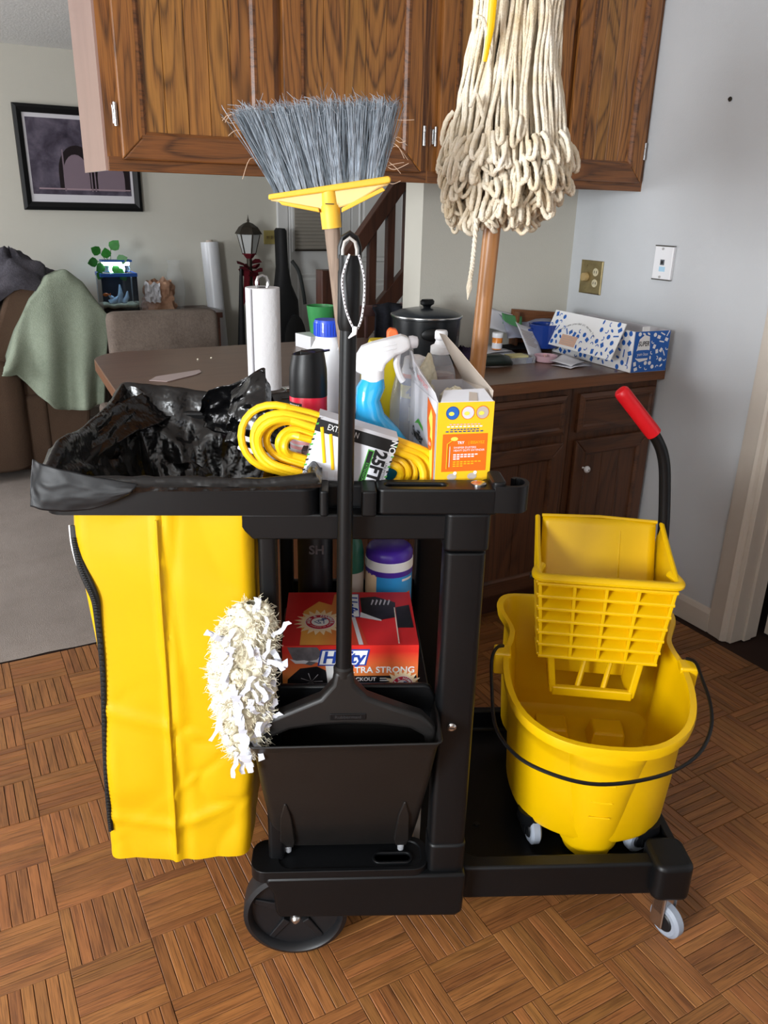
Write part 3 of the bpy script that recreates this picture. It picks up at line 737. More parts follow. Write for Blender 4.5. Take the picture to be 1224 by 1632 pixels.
# ------------------------------------------------------------------ black bin liner, crumpled, folded over the ring
liner = thingC('bin_liner', 'shiny black bin liner crumpled inside the bag ring of the cart', 'bin liner', -.31, .25, .7)
def liner_pt(u, v):
    # u runs round the ring from the near left corner: near side, right, far, left; v: skirt outside -> over the rim -> down inside
    P = [(-.522, -.004), (-.10, -.004), (-.10, .504), (-.526, .504)]
    s = u*4; k = int(s) % 4; t = s-int(s); x = lerp(P[k][0], P[(k+1) % 4][0], t); y = lerp(P[k][1], P[(k+1) % 4][1], t)
    top = interp([(0, .972), (.03, .966), (.2, .964), (.25, .972), (.36, 1.0), (.43, 1.03), (.5, .995), (.56, .985), (.62, .982), (.70, 1.0), (.745, 1.004), (.80, .985), (.9, .985), (.96, 1.0), (1.0, .972)], u)
    hang = interp([(0, .02), (.06, .014), (.10, .008), (.2, .005), (.26, .008), (.5, .01), (.75, .014), (.85, .03), (.93, .03), (1.0, .02)], u)
    cx, cy = -.31, .25
    rnd = nz(u*31, v*5)*.5+nz(u*83, v*9, 3)*.3
    if v < .22:
        w = 1-v/.22; o = .004+.006*abs(nz(u*40)); ln = math.hypot(x-cx, y-cy)
        x += (x-cx)/ln*o; y += (y-cy)/ln*o; z = top-hang*w+.002*rnd
    elif v < .38:
        w = (v-.22)/.16; x = lerp(x, cx, .10*w+.02*w*rnd); y = lerp(y, cy, .08*w+.02*w*rnd); z = top+.012*math.sin(w*math.pi)+.006*rnd
    else:
        w = (v-.38)/.62; sh = .10+.55*w**1.2
        fold = .07*abs(nz(u*15+1, w*2.6, 5))-.02+.05*abs(nz(u*31, w*5, 9))+.03*abs(nz(u*57, w*11, 1))
        x = lerp(x, cx, min(.95, sh+fold)); y = lerp(y, cy, min(.95, sh+fold)); z = top-.27*w+.03*nz(u*11, w*5, 2)+.02*nz(u*29, w*9, 4)
    return (x+.31, y-.25, z-.7)
lm = MB().grid(200, 46, liner_pt, wrap=True)
lm.build('film', M['bagfilm'], liner, smooth=50)
# stiff folded flap standing up at the far right, and a rounded fold beside it
def flap(pts_lo, pts_hi, name, bend=.02, n=18, m=12, cr=.010):
    lo = spline(pts_lo, 6); hi = spline(pts_hi, 6)
    def fn(u, v):
        i = u*(len(lo)-1); a = lo[min(int(i), len(lo)-1)]; a2 = lo[min(int(i)+1, len(lo)-1)]; p = a.lerp(a2, i-int(i))
        i = u*(len(hi)-1); b = hi[min(int(i), len(hi)-1)]; b2 = hi[min(int(i)+1, len(hi)-1)]; q = b.lerp(b2, i-int(i))
        r = p.lerp(q, v); k = cr*(abs(nz(u*4.5+7, v*3.1, 2))*2-.4)+cr*.5*nz(u*9, v*8)
        return (r.x+.31+k*.4, r.y-.25+bend*math.sin(v*math.pi)+k, r.z-.7+k*.2)
    MB().grid(n*2, m*2, fn).build(name, M['baghem'] if 'hem' in name else M['bagfilm'], liner, smooth=40, solid=.0006)
flap([(-.335, .38, .955), (-.29, .32, .955), (-.23, .28, .95), (-.16, .24, .95)], [(-.338, .36, .99), (-.318, .33, 1.035), (-.262, .29, 1.060), (-.205, .25, 1.095)], 'flap', .02, cr=.006)
flap([(-.275, .24, .965), (-.23, .21, .962), (-.16, .17, .962), (-.12, .14, .962)], [(-.262, .27, 1.052), (-.205, .245, 1.094), (-.185, .22, 1.03), (-.14, .17, .985)], 'flap', -.015, cr=.012)
flap([(-.50, .10, .95), (-.47, .3, .95), (-.42, .45, .95)], [(-.53, .12, .99), (-.50, .35, 1.0), (-.465, .46, 1.003)], 'flap', .012, cr=.018)
flap([(-.530, -.020, .937), (-.50, -.022, .930), (-.44, -.021, .933), (-.385, -.018, .955)], [(-.528, .008, 1.002), (-.50, -.012, .998), (-.44, -.014, .984), (-.37, -.012, .970)], 'folded_hem', -.004, cr=.0012)
# white plastic fork caught at the edge
fk = thingC('plastic_fork', 'white plastic fork with long tines on the edge of the bin liner', 'fork', -.197, .125, .985)
for dz, dx in ((.012, .0), (-.006, -.004)):
    MB().tube(spline([(-.035+dx, -.01, dz+.012), (-.028+dx, -.012, dz+.010), (0, -.006, dz), (.03, .01, dz-.014)], 4), [.003]*4+[.0045]*8+[.004], 8, flat=.5).build('tine', M['white'], fk)
MB().tube([(.03, .01, -.005), (.07, .02, -.02)], .007, 8, flat=.4).build('handle', M['white'], fk)

# ------------------------------------------------------------------ upright dustpan hung on the cart
dp = thingC('lobby_dustpan', 'black upright dustpan with a long handle hung on the front of the cart', 'dustpan', -.06, 0, .215)
def dl(x, y, z): return (x+.06, y, z-.215)
rings = []
for z, x0, x1, y0, y1, r in ((.218, -.180, .064, .050, .085, .012), (.232, -.188, .072, .038, .09, .018), (.30, -.195, .079, .014, .085, .016), (.42, -.204, .089, -.028, .062, .014), (.515, -.208, .095, -.063, .044, .012), (.535, -.213, .099, -.072, .036, .010), (.539, -.216, .102, -.076, .036, .010)):
    rings.append([dl(x, y, z+.014*max(0, (y-y0)/(y1-y0))*(z > .5)+(.004 if x > 0 and z > .5 else 0)) for x, y in rrect(x0, x1, y0, y1, r, 4)])
MB().loft(rings, True, False).build('pan', M['black2'], dp, smooth=40, solid=.0035)
for x in (-.164, .050):
    MB().loft([[dl(x+sx*w, yy, z) for sx, yy in ((-1, y-.003), (1, y-.003), (1, y+.02), (-1, y+.02))] for z, w, y in ((.229, .010, .034), (.25, .014, .024), (.33, .010, -.001), (.37, .002, -.012))]).build('pan_rib', M['black2'], dp, smooth=50, bevel=.003)
    MB().lathe([(0, 0), (.006, 0), (.0065, .012), (.004, .016), (0, .016)], 12, dl(x, .036, .217), cap0=False, cap1=False).build('foot', M['clearpl'], dp)
yo = [(-.076, .66), (-.080, .636), (-.100, .610), (-.145, .589), (-.188, .569), (-.207, .543), (-.209, .508), (-.193, .508), (-.190, .530), (-.15, .549), (-.10, .557), (-.06, .559), (.0, .557), (.05, .549), (.076, .532), (.08, .505), (.096, .505), (.094, .546), (.07, .573), (.02, .593), (-.022, .611), (-.043, .636), (-.047, .66)]
yk = MB().prism([(x+.06, z-.215) for x, z in yo], -.045, -.016, 'y').build('yoke', M['black2'], dp, smooth=30, bevel=.007, seg=3)
MB().prism(rrect(-.024, .036, .355, .367, .002), -.0465, -.044, 'y').build('maker_plate', BK, yk, smooth=0, bevel=.0008)
text('Rubbermaid', .009, M['guitar_t'], yk, face_m((.006, -.0466, .361), (1, 0, 0), (0, 0, 1)), lift=.0004)
MB().tube([dl(-.062, -.03, .625), dl(-.0615, -.03, .70), dl(-.061, -.027, .95), dl(-.058, -.027, 1.21)], [.0145, .0125, .012, .012], 20).build('pole', BK, dp)
MB().lathe([(.0125, .645), (.016, .648), (.0165, .662), (.0125, .666)], 20, dl(-.062, -.03, 0)).build('pole_socket', M['black2'], dp)
MB().tube([dl(-.058, -.027, 1.205), dl(-.058, -.027, 1.215), dl(-.0575, -.027, 1.283), dl(-.0572, -.027, 1.285), dl(-.057, -.027, 1.305)], [.013, .0155, .0155, .0148, .0148], 20).build('grip', BK, dp)
lp = [(-.0665, 1.303), (-.0665, 1.312), (-.064, 1.322), (-.057, 1.327), (-.050, 1.322), (-.0475, 1.312), (-.0475, 1.303)]
MB().tube([dl(x, -.033, z) for x, z in lp], .0022, 8).build('hanging_loop', plain('loop_grey', '#a9a6a2', .4), dp)
MB().tube([dl(x*1.0, -.022, z) for x, z in [(-.070, 1.300), (-.070, 1.315), (-.066, 1.327), (-.057, 1.333), (-.048, 1.327), (-.044, 1.315), (-.044, 1.300)]], .0035, 8).build('grip_loop', BK, dp)
zt = spline([(-.0575,-.044,1.307), (-.0665,-.048,1.279), (-.0655,-.05,1.255), (-.060,-.05,1.230), (-.049,-.05,1.209), (-.041,-.05,1.222), (-.037,-.046,1.255), (-.038,-.042,1.280), (-.045,-.038,1.306)], 5)
z1 = MB().tube([dl(*p) for p in zt], .0015, 8, flat=.6).build('cable_tie', M['greyprint'], dp)
tk = MB()
for i in range(1, len(zt)-1):
    p = zt[i].lerp(zt[i+1], .5); q = dl(p.x, p.y-.0016, p.z); tk.box(q[0]-.0006, q[0]+.0006, q[1]-.0006, q[1]+.0004, q[2]-.001, q[2]+.001)
tag(tk.build('tie_teeth', M['bronze'], z1, smooth=0), kind='stuff')
MB().tube([dl(-.049, -.05, 1.213), dl(-.050, -.051, 1.204), dl(-.058, -.05, 1.197)], [.0038, .0035, .001], 8).build('tie_head', M['white'], z1)

# ------------------------------------------------------------------ angle broom, bristles up
br = thingC('angle_broom', 'angle broom standing upside down, grey bristles in a yellow cap', 'broom', -.05, .04, .6)
def bl(x, y, z): return (x+.05, y-.04, z-.6)
MB().tube([bl(-.0835, .03, 1.36), bl(-.0795, .03, 1.32), bl(-.0675, .032, 1.22), bl(-.0595, .033, 1.16), bl(-.0575, .034, 1.0), bl(-.0575, .036, .925)], .0108, 14).build('wooden_handle', M['greywood'], br)
cap = [(-.166, 1.371), (-.166, 1.378), (-.006, 1.4045), (-.003, 1.401), (-.003, 1.395), (-.016, 1.391), (-.052, 1.370), (-.072, 1.364), (-.098, 1.361), (-.125, 1.366), (-.158, 1.370)]
MB().prism([(x+.05, z-.6) for x, z in cap], -.019, .001, 'y').build('cap', M['broom_p'], br, smooth=30, bevel=.003)
MB().prism([(x+.05, z-.6) for x, z in [(-.168, 1.372), (-.168, 1.379), (-.004, 1.4065), (-.001, 1.404), (-.001, 1.398), (-.010, 1.396)]], -.024, .006, 'y').build('cap_flange', M['broom_y'], br, smooth=30, bevel=.002)
MB().prism([(x+.05, z-.6) for x, z in [(-.155, 1.371), (-.10, 1.3635), (-.098, 1.3575), (-.150, 1.366)]], -.022, .004, 'y').build('cap_edge', M['broom_y'], br, smooth=30, bevel=.001)
MB().prism([(x+.05, z-.6) for x, z in [(-.012, 1.392), (-.068, 1.364), (-.068, 1.358), (-.008, 1.388)]], -.022, .004, 'y').build('cap_edge', M['broom_y'], br, smooth=30, bevel=.001)
so = MB().tube([bl(-.0865, .028, 1.386), bl(-.0848, .028, 1.368), bl(-.0845, .029, 1.367), bl(-.0825, .03, 1.345), bl(-.0815, .03, 1.337)], [.0115, .0125, .0145, .0138, .0138], 18).build('socket', M['broom_y'], br)
MB().box(-.0405, -.0285, -.0285, -.0255, .7683, .7695).build('socket_slot', M['blackink'], so, smooth=0)
random.seed(3)
def bristle(mb, p, q, curl, r):
    m = Vector(p).lerp(Vector(q), .55)+Vector((random.gauss(0, .0018), random.gauss(0, .002), 0))
    e = Vector(q)+Vector(curl)
    path = [Vector(p), m, Vector(q), e]
    mb.tube(path, [r, r, r*.8, r*.3], 3, caps=False)
NT = 19
for row in (0, 1):
    for k in range(NT):
        t = (k+.5)/NT; mb = MB()
        x0 = lerp(-.160, -.012, t); z0 = lerp(1.379, 1.4035, t)
        x1 = lerp(-.207, .004, t); z1 = lerp(1.478, 1.495, t)+.004*math.sin(t*3.1)
        for i in range(42):
            ox, oy = random.uniform(-.0035, .0035), random.uniform(-.004, .004)
            tx = x1+random.gauss(0, .007); tz = z1+random.gauss(-.003, .005); ty = random.gauss(0, .007)
            bristle(mb, (x0+ox+.05, -.016+row*.013+oy, z0-.602), (tx+.05, -.018+row*.016+ty, tz-.6), (random.gauss(-.004, .005), random.gauss(0, .004), random.gauss(.002, .004)), .00062)
        tag(mb.build('bristle_tuft', M['bristle'] if (k+row) % 3 else M['bristle_d'], br, smooth=60), kind='stuff')
st = MB()
for i in range(14):
    x = random.choice((-.205, -.2, -.19, .0, .003)); z = random.uniform(1.40, 1.485); xx = lerp(-.16, -.207, (z-1.379)/.1) if x < -.1 else lerp(-.012, .004, (z-1.4)/.1)
    s = -1 if x < -.1 else 1
    st.tube(spline([(xx+.05, -.012, z-.6), (xx+.05+s*.012, -.02, z-.6+random.uniform(-.01, .012)), (xx+.05+s*random.uniform(.018, .032), -.02, z-.6+random.uniform(-.03, .006))], 4), .0004, 3)
tag(st.build('stray_fibres', plain('stray_fibre', '#b49a84', .8), br), kind='stuff')
# ------------------------------------------------------------------ string mop, head up, strands hanging over the handle
mp_ = thingC('string_mop', 'string mop standing head up, cream cotton strands hanging round its wooden handle', 'mop', .165, .22, .9)
def ml(x, y, z): return (x-.165, y-.22, z-.9)
MB().tube([ml(.164, .257, .8915), ml(.177, .26, 1.10), ml(.187, .263, 1.33), ml(.203, .27, 1.74)], .0148, 18).build('handle', M['handle'], mp_)
MB().tube([ml(.152, .19, 1.80), ml(.154, .188, 1.70), ml(.152, .19, 1.62), ml(.148, .20, 1.575)], [.006, .0065, .006, .003], 10, flat=.6).build('clamp_arm', M['yellow'], mp_)
MB().box(-.05, .1, -.04, .06, .86, .885).build('clamp', M['yellow'], mp_, smooth=0, bevel=.005)
random.seed(11)
def yarn(path, r, name='yarn_strand'):
    P = spline(path, 5); n = len(P)
    rs = [r*(1+.10*math.sin(i*2.3)) for i in range(n)]
    MB().tube(P, rs, 7).build(name, M['yarn'], mp_, smooth=80)
def ringp(ang, rx, ry, z, cx=.19, cy=.265):
    return Vector(ml(cx+rx*math.cos(ang), cy+ry*math.sin(ang), z))
# widths measured down the bundle
RX = [(1.33, .042), (1.36, .064), (1.395, .094), (1.43, .100), (1.47, .094), (1.52, .082), (1.60, .070), (1.70, .063), (1.80, .058)]
CXT = [(1.33, .184), (1.40, .203), (1.46, .204), (1.52, .204), (1.6, .204), (1.7, .206), (1.8, .207)]
NS = 165
for i in range(NS):
    lay = i % 3; f = (1.0, .86, .66)[lay]
    ang = 2*math.pi*((i*0.61803) % 1.0)
    zt = 1.79; zb = random.choice((1.335, 1.355, 1.37, 1.385, 1.40, 1.42)) + random.uniform(-.008, .008)
    if lay == 2: zb = random.uniform(1.335, 1.36)
    pts = []; wob = random.uniform(0, 6)
    drift = random.gauss(0, .12)
    z = zt
    while z > zb+.02:
        rx = interp(RX, z)*f; a = ang+drift*(zt-z)/.4+.05*math.sin(wob+z*30)
        pts.append(ringp(a, rx*(1+.05*math.sin(wob+z*41)), rx*.72, z, interp(CXT, z))); z -= .05
    rx = max(.035, interp(RX, max(zb, 1.36))*f); a = ang+drift
    # the strand ends in a loop that turns back up on the outside
    pts.append(ringp(a, rx, rx*.75, zb+.014, interp(CXT, zb)))
    pts.append(ringp(a+.05, rx+.004, rx*.78, zb, interp(CXT, zb)))
    up = random.uniform(.02, .06); side = random.choice((-1, 1))*random.uniform(.10, .22)
    pts.append(ringp(a+side*.5, rx+.012, rx*.8+.010, zb+.006, interp(CXT, zb)))
    pts.append(ringp(a+side, rx+.008, rx*.78+.008, zb+up*.5, interp(CXT, zb)))
    pts.append(ringp(a+side*1.15, rx-.004, rx*.72, zb+up, interp(CXT, zb)))
    yarn(pts, random.uniform(.0030, .0040))
# the looped ends bunch up in uneven rows
def rowz(a, k): return .014*math.sin(a*3+k)+.010*math.sin(a*7+k*2)
for row, (zc, rx0, n) in enumerate(((1.462, .097, 34), (1.428, .102, 36), (1.398, .097, 36), (1.372, .078, 26))):
    for k in range(n):
        a = 2*math.pi*(k+random.uniform(-.4, .4))/n; rx = rx0*(1+.07*math.sin(a*5+row)+random.uniform(-.05, .04)); z = zc+rowz(a, row)+random.uniform(-.008, .008)
        h = random.uniform(.016, .034); w = random.choice((-1, 1))*random.uniform(.035, .09); bend = random.uniform(-.08, .08)
        pts = [ringp(a+da, rx+dr, rx*.78+dr, z+dz, interp(CXT, zc)) for da, dr, dz in ((0, -.008, h*.9), (bend*.4, .003, h*.5), (bend, .009, -h*.2), (bend+w*.3, .008, -h*.62), (bend+w, .004, -h*.55), (w*1.1, .0, -h*.1), (w, -.008, h*.5))]
        yarn(pts, random.uniform(.0033, .0045), 'yarn_loop')
tl = [(.150, .205, 1.352), (.149, .20, 1.32), (.148, .20, 1.295), (.147, .20, 1.275), (.145, .20, 1.258)]
tp = [Vector(ml(*p)) for p in tl]
for s in (0, 2.1, 4.2):
    P = []
    for i, p in enumerate(spline(tp, 6)): P.append(p+Vector((.0022*math.cos(i*1.2+s), .0022*math.sin(i*1.2+s), 0)))
    MB().tube(P, .0022, 6).build('braided_tail', M['yarn'], mp_, smooth=80)
MB().tube([ml(.145, .20, 1.26), ml(.1445, .20, 1.245), ml(.143, .20, 1.225)], [.003, .0052, .0008], 8).build('tail_tuft', M['yarn'], mp_)
for p in ([(.155, .20, 1.585), (.142, .19, 1.625), (.128, .19, 1.632)], [(.15, .20, 1.50), (.137, .195, 1.53), (.128, .195, 1.512)]):
    yarn([ml(*q) for q in p], .0032)

# ------------------------------------------------------------------ fluffy duster tucked between bag and dustpan
du = thingC('fluffy_duster', 'fluffy cream duster head standing against the yellow bag', 'duster', -.215, -.03, .49)
random.seed(5)
cl = [(.0, -.012, .018), (.04, -.010, .033), (.09, -.012, .042), (.15, -.012, .047), (.2, -.008, .046), (.24, -.003, .041), (.27, .006, .030), (.29, .012, .012)]
def duc(z): return interp([(a, b) for a, b, c in cl], z), interp([(a, c) for a, b, c in cl], z)
def duster_pt(u, v):
    z = .29*v; x, r = duc(z); a = 2*math.pi*u
    d = 1+.22*nz(math.cos(a)*2.4, math.sin(a)*2.4, z*26)+.14*nz(math.cos(a)*6, math.sin(a)*6, z*60)
    return (x+r*d*math.cos(a), r*.75*d*math.sin(a), z)
MB().grid(72, 90, duster_pt, wrap=True).build('fluff_core', M['fluff'], du, smooth=80)
tf = MB(); sp = MB()
for i in range(190):
    z = random.uniform(.005, .285); x, r = duc(z); a = random.uniform(0, 6.283); rr_ = random.uniform(.006, .013)
    c = Vector((x+r*math.cos(a), r*.75*math.sin(a), z))
    for ring in (0,):
        prof = []
        tf.loft([[c+Vector((rr_*s*math.cos(t)*(1+.3*nz(i, t*2)), rr_*s*math.sin(t)*.8, h*rr_+rr_*.3*nz(i*3, t))) for t in [k*math.pi/4 for k in range(8)]] for s, h in ((.3, -.9), (.85, -.45), (1, 0), (.85, .5), (.3, .9))])
tag(tf.build('fluff_tufts', M['fluff'], du, smooth=80), kind='stuff')
hf = MB()
for i in range(2200):
    z = random.uniform(.0, .288); x, r = duc(z); a = random.uniform(0, 6.283); n_ = Vector((math.cos(a), .75*math.sin(a), random.gauss(0, .5))).normalized()
    p = Vector((x+r*math.cos(a), r*.75*math.sin(a), z)); L_ = random.uniform(.006, .015); q = p+n_*L_*.6+Vector((random.gauss(0, .003), random.gauss(0, .003), random.gauss(0, .004)))
    hf.tube([p, q, q+n_*L_*.4+Vector((random.gauss(0, .003), random.gauss(0, .002), random.gauss(-.002, .004)))], [.0009, .0007, .0003], 3, caps=False)
tag(hf.build('fluff_fibres', M['fluff'], du, smooth=80), kind='stuff')
def ribbon(mb, p, d, w, n, curl):
    P = Vector(p); D = Vector(d).normalized(); side = D.cross(Vector((0, 1, 0))); side = side.normalized() if side.length > .1 else Vector((1, 0, 0))
    L, Rr = [], []
    for k in range(n):
        q = P+D*(k*.009)+Vector((0, -.003*math.sin(k*1.3+curl), 0))+side*.002*math.sin(k*2.1+curl); ww = w*(1-.25*(k % 2))
        L.append(q-side*ww); Rr.append(q+side*ww)
    n0 = mb.pts(L+Rr)
    for k in range(n-1): mb.face((n0+k, n0+k+1, n0+n+k+1, n0+n+k))
for i in range(44):
    z = random.uniform(.01, .26); x, r = duc(z); a = random.uniform(3.3, 6.2)
    p = (x+r*1.08*math.cos(a), r*.85*math.sin(a)-.004, z)
    ribbon(sp, p, (random.gauss(.1, .35), random.gauss(-.1, .2), random.choice((1, -1))), random.uniform(.0025, .006), random.randint(3, 6), i)
for i in range(16):
    ribbon(sp, (-.02+.001*i+random.gauss(0, .003), -.046, .17-.0095*i), (.12, -.05, -1), .0055, 4, i)
for p, d in (((.012, -.012, .27), (.25, -.1, 1)), ((-.03, -.03, .24), (-.8, -.2, .5)), ((.03, -.03, .2), (1, -.2, .05)), ((.04, -.02, .215), (.5, -.3, -.8))):
    for w in (.006, .0045): ribbon(sp, p, d, w, 5, w*900)
tag(sp.build('fabric_strips', M['strip'], du, smooth=0), kind='stuff')

# ------------------------------------------------------------------ mop bucket on the platform
YAW = -9.8
bk = thingC('mop_bucket', 'yellow mop bucket on grey casters standing on the cart platform', 'bucket', .475, .285, .123, YAW)
def inv(t):
    m = Matrix.Translation(t.location) @ Matrix.Rotation(t.rotation_euler[2], 4, 'Z'); return m.inverted()
BI = inv(bk)
def bkl(x, y, z): return BI @ C(x, y, z)
half = [(0, -.258), (.06, -.252), (.115, -.228), (.160, -.182), (.185, -.12), (.195, -.05), (.193, .02), (.182, .07), (.180, .11), (.192, .15), (.205, .19), (.203, .225), (.18, .25), (.12, .258), (0, .26)]
hs = spline([(x, y, 0) for x, y in half], 3)
rim = [(p.x, p.y) for p in hs] + [(-p.x, p.y) for p in hs[-2:0:-1]]
def rz(y): return .318+.055*max(0, min(1, (y+.25)/.5))
def shrink(f, fy, y0=0.0, z=None, dz=0.0):
    return [(x*f, y0+y*fy, (rz(y)+dz) if z is None else z) for x, y in rim]
def bump_front(ring, amt):
    return [(x, y-amt*math.exp(-(x/.055)**4)*(1 if y < -.05 else 0), z) for x, y, z in ring]
bw = MB()
rings = [bump_front(shrink(.78, .76, .0, .062), .0), bump_front(shrink(.835, .82, 0, .066), .004), bump_front(shrink(.855, .84, 0, .078), .006), bump_front(shrink(.89, .90, 0, .2), .006),
         bump_front(shrink(.90, .955, 0, None, -.045), .004), shrink(.93, .97, 0, None, -.026), shrink(.985, .995, 0, None, -.022), shrink(1.0, 1.0, 0, None, -.006), shrink(.992, .995, 0, None, .0),
         shrink(.93, .95, 0, None, .0), shrink(.91, .935, 0, None, -.008), shrink(.865, .885, 0, .2), shrink(.82, .81, 0, .098), shrink(.76, .76, 0, .09)]
bw.loft(rings); bw.build('tub', M['yellow'], bk, smooth=45)
sp_ = MB(); brs = []
for z, w, dpt, yc in ((.013, .046, .05, -.155), (.016, .050, .054, -.155), (.034, .052, .056, -.155), (.037, .060, .062, -.155), (.10, .066, .066, -.168), (.20, .074, .066, -.186), (.27, .080, .050, -.210), (.315, .084, .02, -.236)):
    wall = -.11 if z < .07 else -(.214+(z-.085)*.15)+.004
    brs.append([(w*math.cos(t), min(yc+dpt*math.sin(t), wall+(.016*(w*math.cos(t)/.07)**2 if z > .07 else 0)), z) for t in [2*math.pi*k/32 for k in range(32)]])
sp_.loft(brs)
sp_.build('front_bulge', M['yellow'], bk, smooth=45)
for z in (.15, .19, .235):
    MB().tube([(x, -.234-.01*math.sqrt(max(0, 1-(x/.07)**2))-(z-.15)*.13, z) for x in (-.02, -.01, 0, .01, .02)], .0016, 6).build('level_mark', M['yellow'], bk)
for sx in (-1, 1):
    MB().hexa([(sx*.178, .0, .30), (sx*.212, .0, .30), (sx*.212, .035, .30), (sx*.178, .035, .30), (sx*.176, .0, .352), (sx*.214, .0, .352), (sx*.214, .035, .355), (sx*.176, .035, .355)]).build('bail_lug', M['yellow'], bk, smooth=0, bevel=.004)
    MB().hexa([(sx*.02, .05, .085), (sx*.1, .05, .085), (sx*.1, .13, .085), (sx*.02, .13, .085), (sx*.03, .06, .13), (sx*.1, .06, .13), (sx*.1, .12, .13), (sx*.03, .12, .13)]).build('baffle', M['yellow'], bk, smooth=0, bevel=.005)
MB().tube([bkl(*p) for p in spline([(.279,.305,.502), (.262,.29,.506), (.247,.26,.495), (.239,.200,.462), (.233,.130,.437), (.239,.070,.436), (.262,.020,.434), (.301,-.010,.429), (.353,-.030,.423), (.403,-.035,.420), (.467,-.030,.423), (.539,-.005,.423), (.599,.030,.434), (.640,.080,.453), (.662,.140,.468), (.673,.210,.480), (.682,.262,.484), (.672,.285,.48)], 4)], .0036, 8).build('bail_handle', M['black'], bk)
for sx, sy, a in ((-.115, -.145, -75), (.115, -.145, -150), (-.115, .16, -90), (.115, .16, -80)):
    hsg = MB().loft([[(sx+.03*s*math.cos(t), sy+.03*s*math.sin(t), z) for t in [2*math.pi*k/18 for k in range(18)]] for z, s in ((.045, .9), (.055, 1.05), (.075, 1.0))]).build('caster_housing', M['black'], bk)
    o = caster(bk, sx, sy, .06, R(a), r=.033, w=.022, fork=M['black'])

# ------------------------------------------------------------------ wringer hung over the bucket, with its lever
wg = thingC('mop_wringer', 'yellow mop wringer with a waffle front and red-tipped lever on the bucket', 'wringer', .478, .29, .48, YAW)
Y = M['yellow']
def fr(u, v):       # front face: u across -1..1, v up 0..1
    return Vector((u*lerp(.118, .136, v), lerp(-.002, -.012, v), lerp(.0, .186, v)))
MB().loft([[fr(-1, v)+Vector((.003, .012, 0)), fr(1, v)+Vector((-.003, .012, 0)), fr(1, v)+Vector((-.003, .017, 0)), fr(-1, v)+Vector((.003, .017, 0))] for v in (0, 1)]).build('front_plate', Y, wg, smooth=0)
for k in range(7):
    v = k/6*.93; p0, p1 = fr(-1, v), fr(1, v); h = .0030
    MB().hexa([p0+Vector((-.006, -.010, -h)), p1+Vector((.006, -.010, -h)), p1+Vector((0, .014, -h-.002)), p0+Vector((0, .014, -h-.002)), p0+Vector((-.006, -.010, h)), p1+Vector((.006, -.010, h)), p1+Vector((0, .014, h+.013)), p0+Vector((0, .014, h+.013))]).build('rib', Y, wg, smooth=0, bevel=.0015)
    for sx in (-1, 1):      # ribs carry on along the side walls
        q = fr(sx, v); MB().hexa([q+Vector((sx*-.004, -.004, -h)), q+Vector((sx*.008, .002, -h)), q+Vector((sx*.008, .07, -h)), q+Vector((sx*-.004, .07, -h)), q+Vector((sx*-.004, -.004, h)), q+Vector((sx*.008, .002, h)), q+Vector((sx*.008, .07, h)), q+Vector((sx*-.004, .07, h))]).build('side_rib', Y, wg, smooth=0, bevel=.0015)
for k in range(5):
    u = -1+2*k/4
    if 0 < k < 4: u *= .96
    a, b = fr(u, 0), fr(u, .95); w = Vector((.0036, 0, 0)); d0 = Vector((0, -.009, 0)); d1 = Vector((0, .012, 0))
    MB().hexa([a-w+d0, a+w+d0, a+w+d1, a-w+d1, b-w+d0, b+w+d0, b+w+d1, b-w+d1]).build('rib', Y, wg, smooth=0, bevel=.0015)
# rolled front rim
rimp = [(-.132, .03, .193), (-.142, .0, .190), (-.136, -.018, .188), (-.10, -.021, .188), (0, -.021, .188), (.10, -.021, .188), (.136, -.018, .188), (.142, .0, .190), (.132, .03, .193)]
MB().tube(spline(rimp, 4), .0085, 10, flat=1.3).build('front_rim', Y, wg)
# side walls rise to the back
for sx in (-1, 1):
    o_ = [(-.012, .188), (-.005, .0), (.15, .0), (.19, .10), (.195, .243), (.175, .245)]
    MB().loft([[(sx*(lerp(.118, .136, min(1, z/.19))+e), y, z) for y, z in o_] for e in (-.003, .003)]).build('side_wall', Y, wg, smooth=0, bevel=.002)
    MB().tube([(sx*.138, -.012, .19), (sx*.137, .085, .215), (sx*.135, .178, .246)], .0055, 8).build('side_rim', Y, wg)
# curved back press plate
def press(u, v):
    return (lerp(-.124, .122, u), lerp(.045, .175, v**.6)+.004*math.cos(u*6.28), lerp(.06, .252, v))
MB().grid(16, 14, press).build('press_plate', Y, wg, smooth=60, solid=.005)
for x in (-.02, .005, .045):
    MB().tube([(x, lerp(.045, .175, v**.6)-.003, lerp(.06, .252, v)) for v in (.35, .55, .75, .88)], .0022, 6).build('plate_rib', Y, wg)
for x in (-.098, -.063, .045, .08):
    MB().box(x-.007, x+.007, .078, .092, .118, .130).build('drain_slot_shade', M['bronze'], wg, smooth=0)  # dark boxes paint the shade of the drain holes, no holes are cut
MB().tube([(-.126, .174, .251), (0, .177, .254), (.124, .174, .251)], .004, 8).build('plate_rim', Y, wg)
